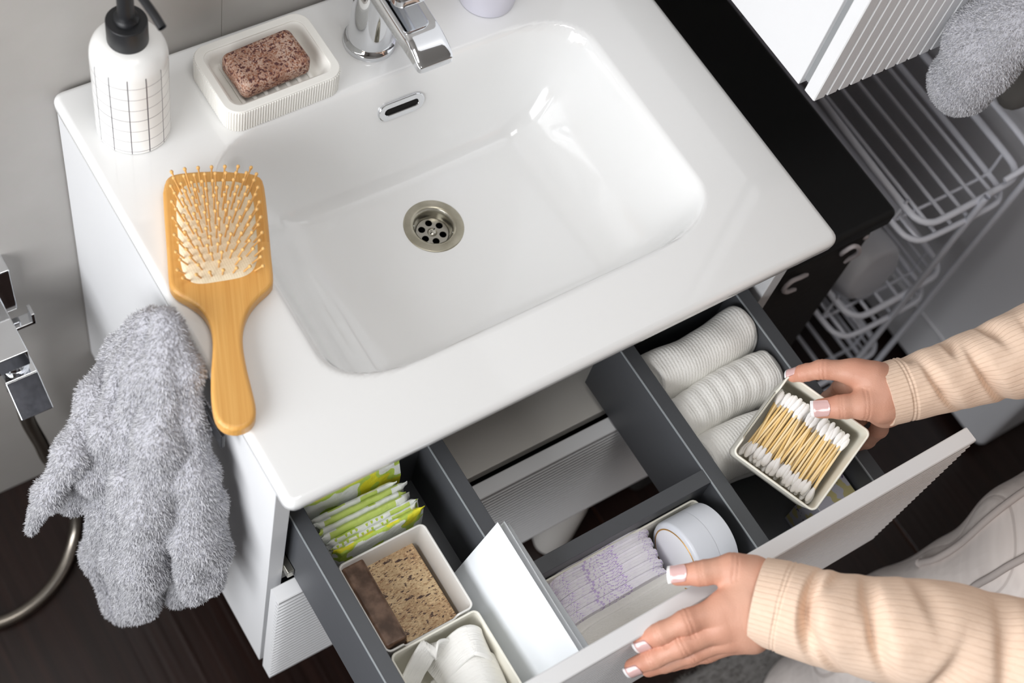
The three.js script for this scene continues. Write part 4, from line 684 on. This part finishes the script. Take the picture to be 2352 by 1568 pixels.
  nail(lf[4][3], lf[4][2], tc(lf[4][3][0]).addScaledVector(UPV, .25), .0175, .0072);
  nail(lf[0][3], lf[0][2], tc(lf[0][3][0]).addScaledVector(UPV, -.75), .0155, .0058);
  nail(lf[1][3], lf[1][2], tc(lf[1][3][0]).addScaledVector(UPV, -.75), .0155, .0058);
  nail(rf[4][3], rf[4][2], tc(rf[4][3][0]), .0185, .0075);
  nail(rf[0][3], rf[0][2], tc(rf[0][3][0]).addScaledVector(UPV, 1.0), .0135, .0052);
  // sleeves and torso of the sweater
  const sleeve = (pts, folds, cuff) => {
    const c = new THREE.CatmullRomCurve3(pts.map((a) => a[0]), false, 'centripetal'), n = 330, m = 96, pos = [], uv = [], idx = [], len = c.getLength(), o = V(), T = V(); c.arcLengthDivisions = 800; c.updateArcLengths();
    const rad = (t) => { const u = c.getUtoTmapping(t), k = Math.min(pts.length - 2, Math.floor(u * (pts.length - 1))), f = u * (pts.length - 1) - k; return pts[k][1] + (pts[k + 1][1] - pts[k][1]) * f; };
    const row = (t, rr, shift) => {
      c.getPointAt(t, o); c.getTangentAt(t, T); const vdir = tc(o), nx = vdir.addScaledVector(T, -vdir.dot(T)).normalize(), ny = T.clone().cross(nx);
      for (let k = 0; k <= m; k++) {
        const a = k / m * Math.PI * 2 + Math.PI; let d = 0;
        if (shift === undefined) { for (const [s0, a0, sw, aw, amp, sl] of folds) { const da = Math.atan2(Math.sin(a - a0), Math.cos(a - a0)), ds = t * len - s0 - sl * da * .012 - .004 * da * da * Math.sign(sl || 1), w = sw * (ds < 0 ? .7 : 1.5); d += 1.35 * amp * Math.exp(-ds * ds / (w * w)) * Math.exp(-da * da / (aw * aw)); } if (t * len > cuff) d += .0007 * Math.sin(t * len * 130 + 3 * Math.sin(a * 2)) * Math.sin(a * 3 + t * len * 40); }
        const r = rr + d, q = o.clone().addScaledVector(nx, Math.cos(a) * r).addScaledVector(ny, Math.sin(a) * r).addScaledVector(T, shift || 0); pos.push(q.x, q.y, q.z); uv.push(k / m * .24, t * len);
      }
    };
    const r0 = rad(0); row(0, r0 - .0035, .014); row(0, r0 - .003, .0008); row(0, r0 - .0013, -.0006); row(0, r0, .0009);
    for (let i = 1; i <= n; i++) { const t = Math.pow(i / n, 1.75), s = t * len, stitch = Math.abs(s - cuff) < .0011 || Math.abs(s - cuff - .0035) < .0011 ? -.0007 : 0; row(t, rad(t) + stitch); }
    const rows = pos.length / 3 / (m + 1); for (let j = 0; j < rows - 1; j++) for (let k = 0; k < m; k++) { const a = j * (m + 1) + k, b = a + 1; idx.push(a, b, a + m + 1, b, b + m + 1, a + m + 1); }
    const g = new THREE.BufferGeometry(); g.setAttribute('position', new THREE.Float32BufferAttribute(pos, 3)); g.setAttribute('uv', new THREE.Float32BufferAttribute(uv, 2)); g.setIndex(idx); g.computeVertexNormals(); return g;
  };
  const right = sleeve([[at(2026, 908, 1.424), .0300], [at(2080, 893, 1.426), .0310], [at(2160, 870, 1.428), .0325], [at(2250, 842, 1.428), .0360], [at(2352, 808, 1.425), .0415], [V(.80, .885, .225), .0465], [V(.905, .93, .32), .050], [V(.985, 1.03, .47), .054], [V(.985, 1.07, .53), .05]],
    [[.046, .35, .0048, .85, -.0052, 1], [.056, .3, .010, 1.0, .0028, 1], [.092, .55, .0050, .95, -.0062, 1], [.106, .5, .012, 1.0, .0034, 1], [.070, -1.0, .005, .45, -.005, 0], [.112, -.85, .006, .5, -.005, 1], [.030, -1.25, .006, .4, -.004, 0], [.150, .1, .006, .7, -.0052, 1], [.163, .1, .012, .9, .0034, 0], [.14, 1.2, .007, .5, -.004, -1], [.20, .4, .008, .8, -.004, 0]], .019);
  const left = sleeve([[at(1742, 1377, 1.279), .0365], [at(1800, 1392, 1.272), .0385], [at(1880, 1416, 1.262), .0400], [at(1990, 1440, 1.255), .0420], [at(2120, 1458, 1.25), .0470], [at(2352, 1520, 1.25), .0520], [V(.57, .875, .52), .054], [V(.66, .98, .60), .056], [V(.735, 1.07, .58), .05]],
    [[.043, .0, .0040, .9, -.0125, .4], [.056, .0, .012, 1.0, .0045, .4], [.060, .85, .006, .6, -.0065, 1.8], [.056, -.9, .006, .5, -.005, -1], [.093, .1, .0060, .8, -.0075, 1.0], [.108, .2, .014, 1.0, .0045, 1.0], [.082, -.75, .006, .5, -.004, 0], [.128, -.8, .007, .6, -.004, 1], [.150, .7, .008, .7, -.005, -1], [.19, .0, .010, .9, -.0055, 1], [.21, .1, .016, 1, .004, 1]], .021);
  const torsoC = [[[V(.86, .60, .45), .135], [V(.86, .80, .49), .12], [V(.86, .98, .53), .115]], [[V(.72, 1.06, .57), .062], [V(.86, 1.06, .54), .07], [V(1.0, 1.06, .52), .062]], [[V(.86, 1.03, .54), .07], [V(.86, 1.10, .525), .062]]];
  const [tlo, thi] = bounds(torsoC, .02), torso = mesh((p) => { let d = 1e9; torsoC.forEach((c, i) => { const s = chainSDF(c, p, .06); d = i ? smin(d, s, .06) : s; }); return Math.max(d, .56 - p.y); }, tlo, thi, 56, 1);
  part(person, 'sweater', merge(right, left, torso), M.sweater, 'beige ribbed knit sweater');
  // trousers
  const tr2 = [[[V(.80, .54, .385), .125], [V(.93, .54, .40), .125]], [[V(.79, .50, .385), .12], [V(.70, .28, .355), .103], [V(.655, .09, .345), .082]], [[V(.93, .50, .40), .115], [V(.965, .28, .38), .098], [V(.99, .09, .37), .078]], [[V(.655, .085, .345), .074], [V(.69, .07, .58), .062], [V(.73, .05, .80), .045]], [[V(.99, .085, .37), .072], [V(.985, .07, .58), .062], [V(.97, .05, .80), .045]]];
  const [plo, phi] = bounds(tr2, .02);
  const trouserSDF = (p) => { let d = 1e9; tr2.forEach((c, i) => { const s = chainSDF(c, p, .05); d = i ? smin(d, s, .05) : s; }); d += .003 * Math.sin(p.x * 60 + p.y * 25) * Math.sin(p.y * 18 + p.z * 30); return Math.max(d, .0215 - p.y, p.y - .66); };
  const tg = mesh(trouserSDF, plo, phi, 96, 1);
  const onCloth = (u, v) => { for (let d = 1.2; d < 2.1; d += .001) { const q = at(u, v, d); if (trouserSDF(q) < .0035) return q; } return at(u, v, 1.6); };
  { const p = tg.attributes.position, uv = tg.attributes.uv; for (let i = 0; i < p.count; i++) uv.setXY(i, p.getX(i) * .75 + p.getZ(i) * .65 - p.getY(i) * .12, p.getY(i)); }
  const tro = part(person, 'trousers', tg, M.trousers, 'light taupe ribbed trousers');
  part(tro, 'drawstring', tube([[2420, 1085], [2352, 1128], [2310, 1158], [2270, 1190], [2235, 1222], [2200, 1252], [2150, 1282], [2114, 1292]].map((q) => onCloth(...q)), .0042, 60, 8), M.cord);
  part(tro, 'drawstring', tube([[2440, 1225], [2352, 1280], [2315, 1300], [2280, 1322], [2240, 1345], [2210, 1370]].map((q) => onCloth(...q)), .0042, 50, 8), M.cord);
  part(tro, 'cord_end', new THREE.SphereGeometry(.0056, 12, 8).translate(...onCloth(2112, 1292).toArray()), M.cord);
}

scene.traverse((o) => { if (o.isMesh) { o.castShadow = true; o.receiveShadow = true; } });
renderer.render(scene, camera);
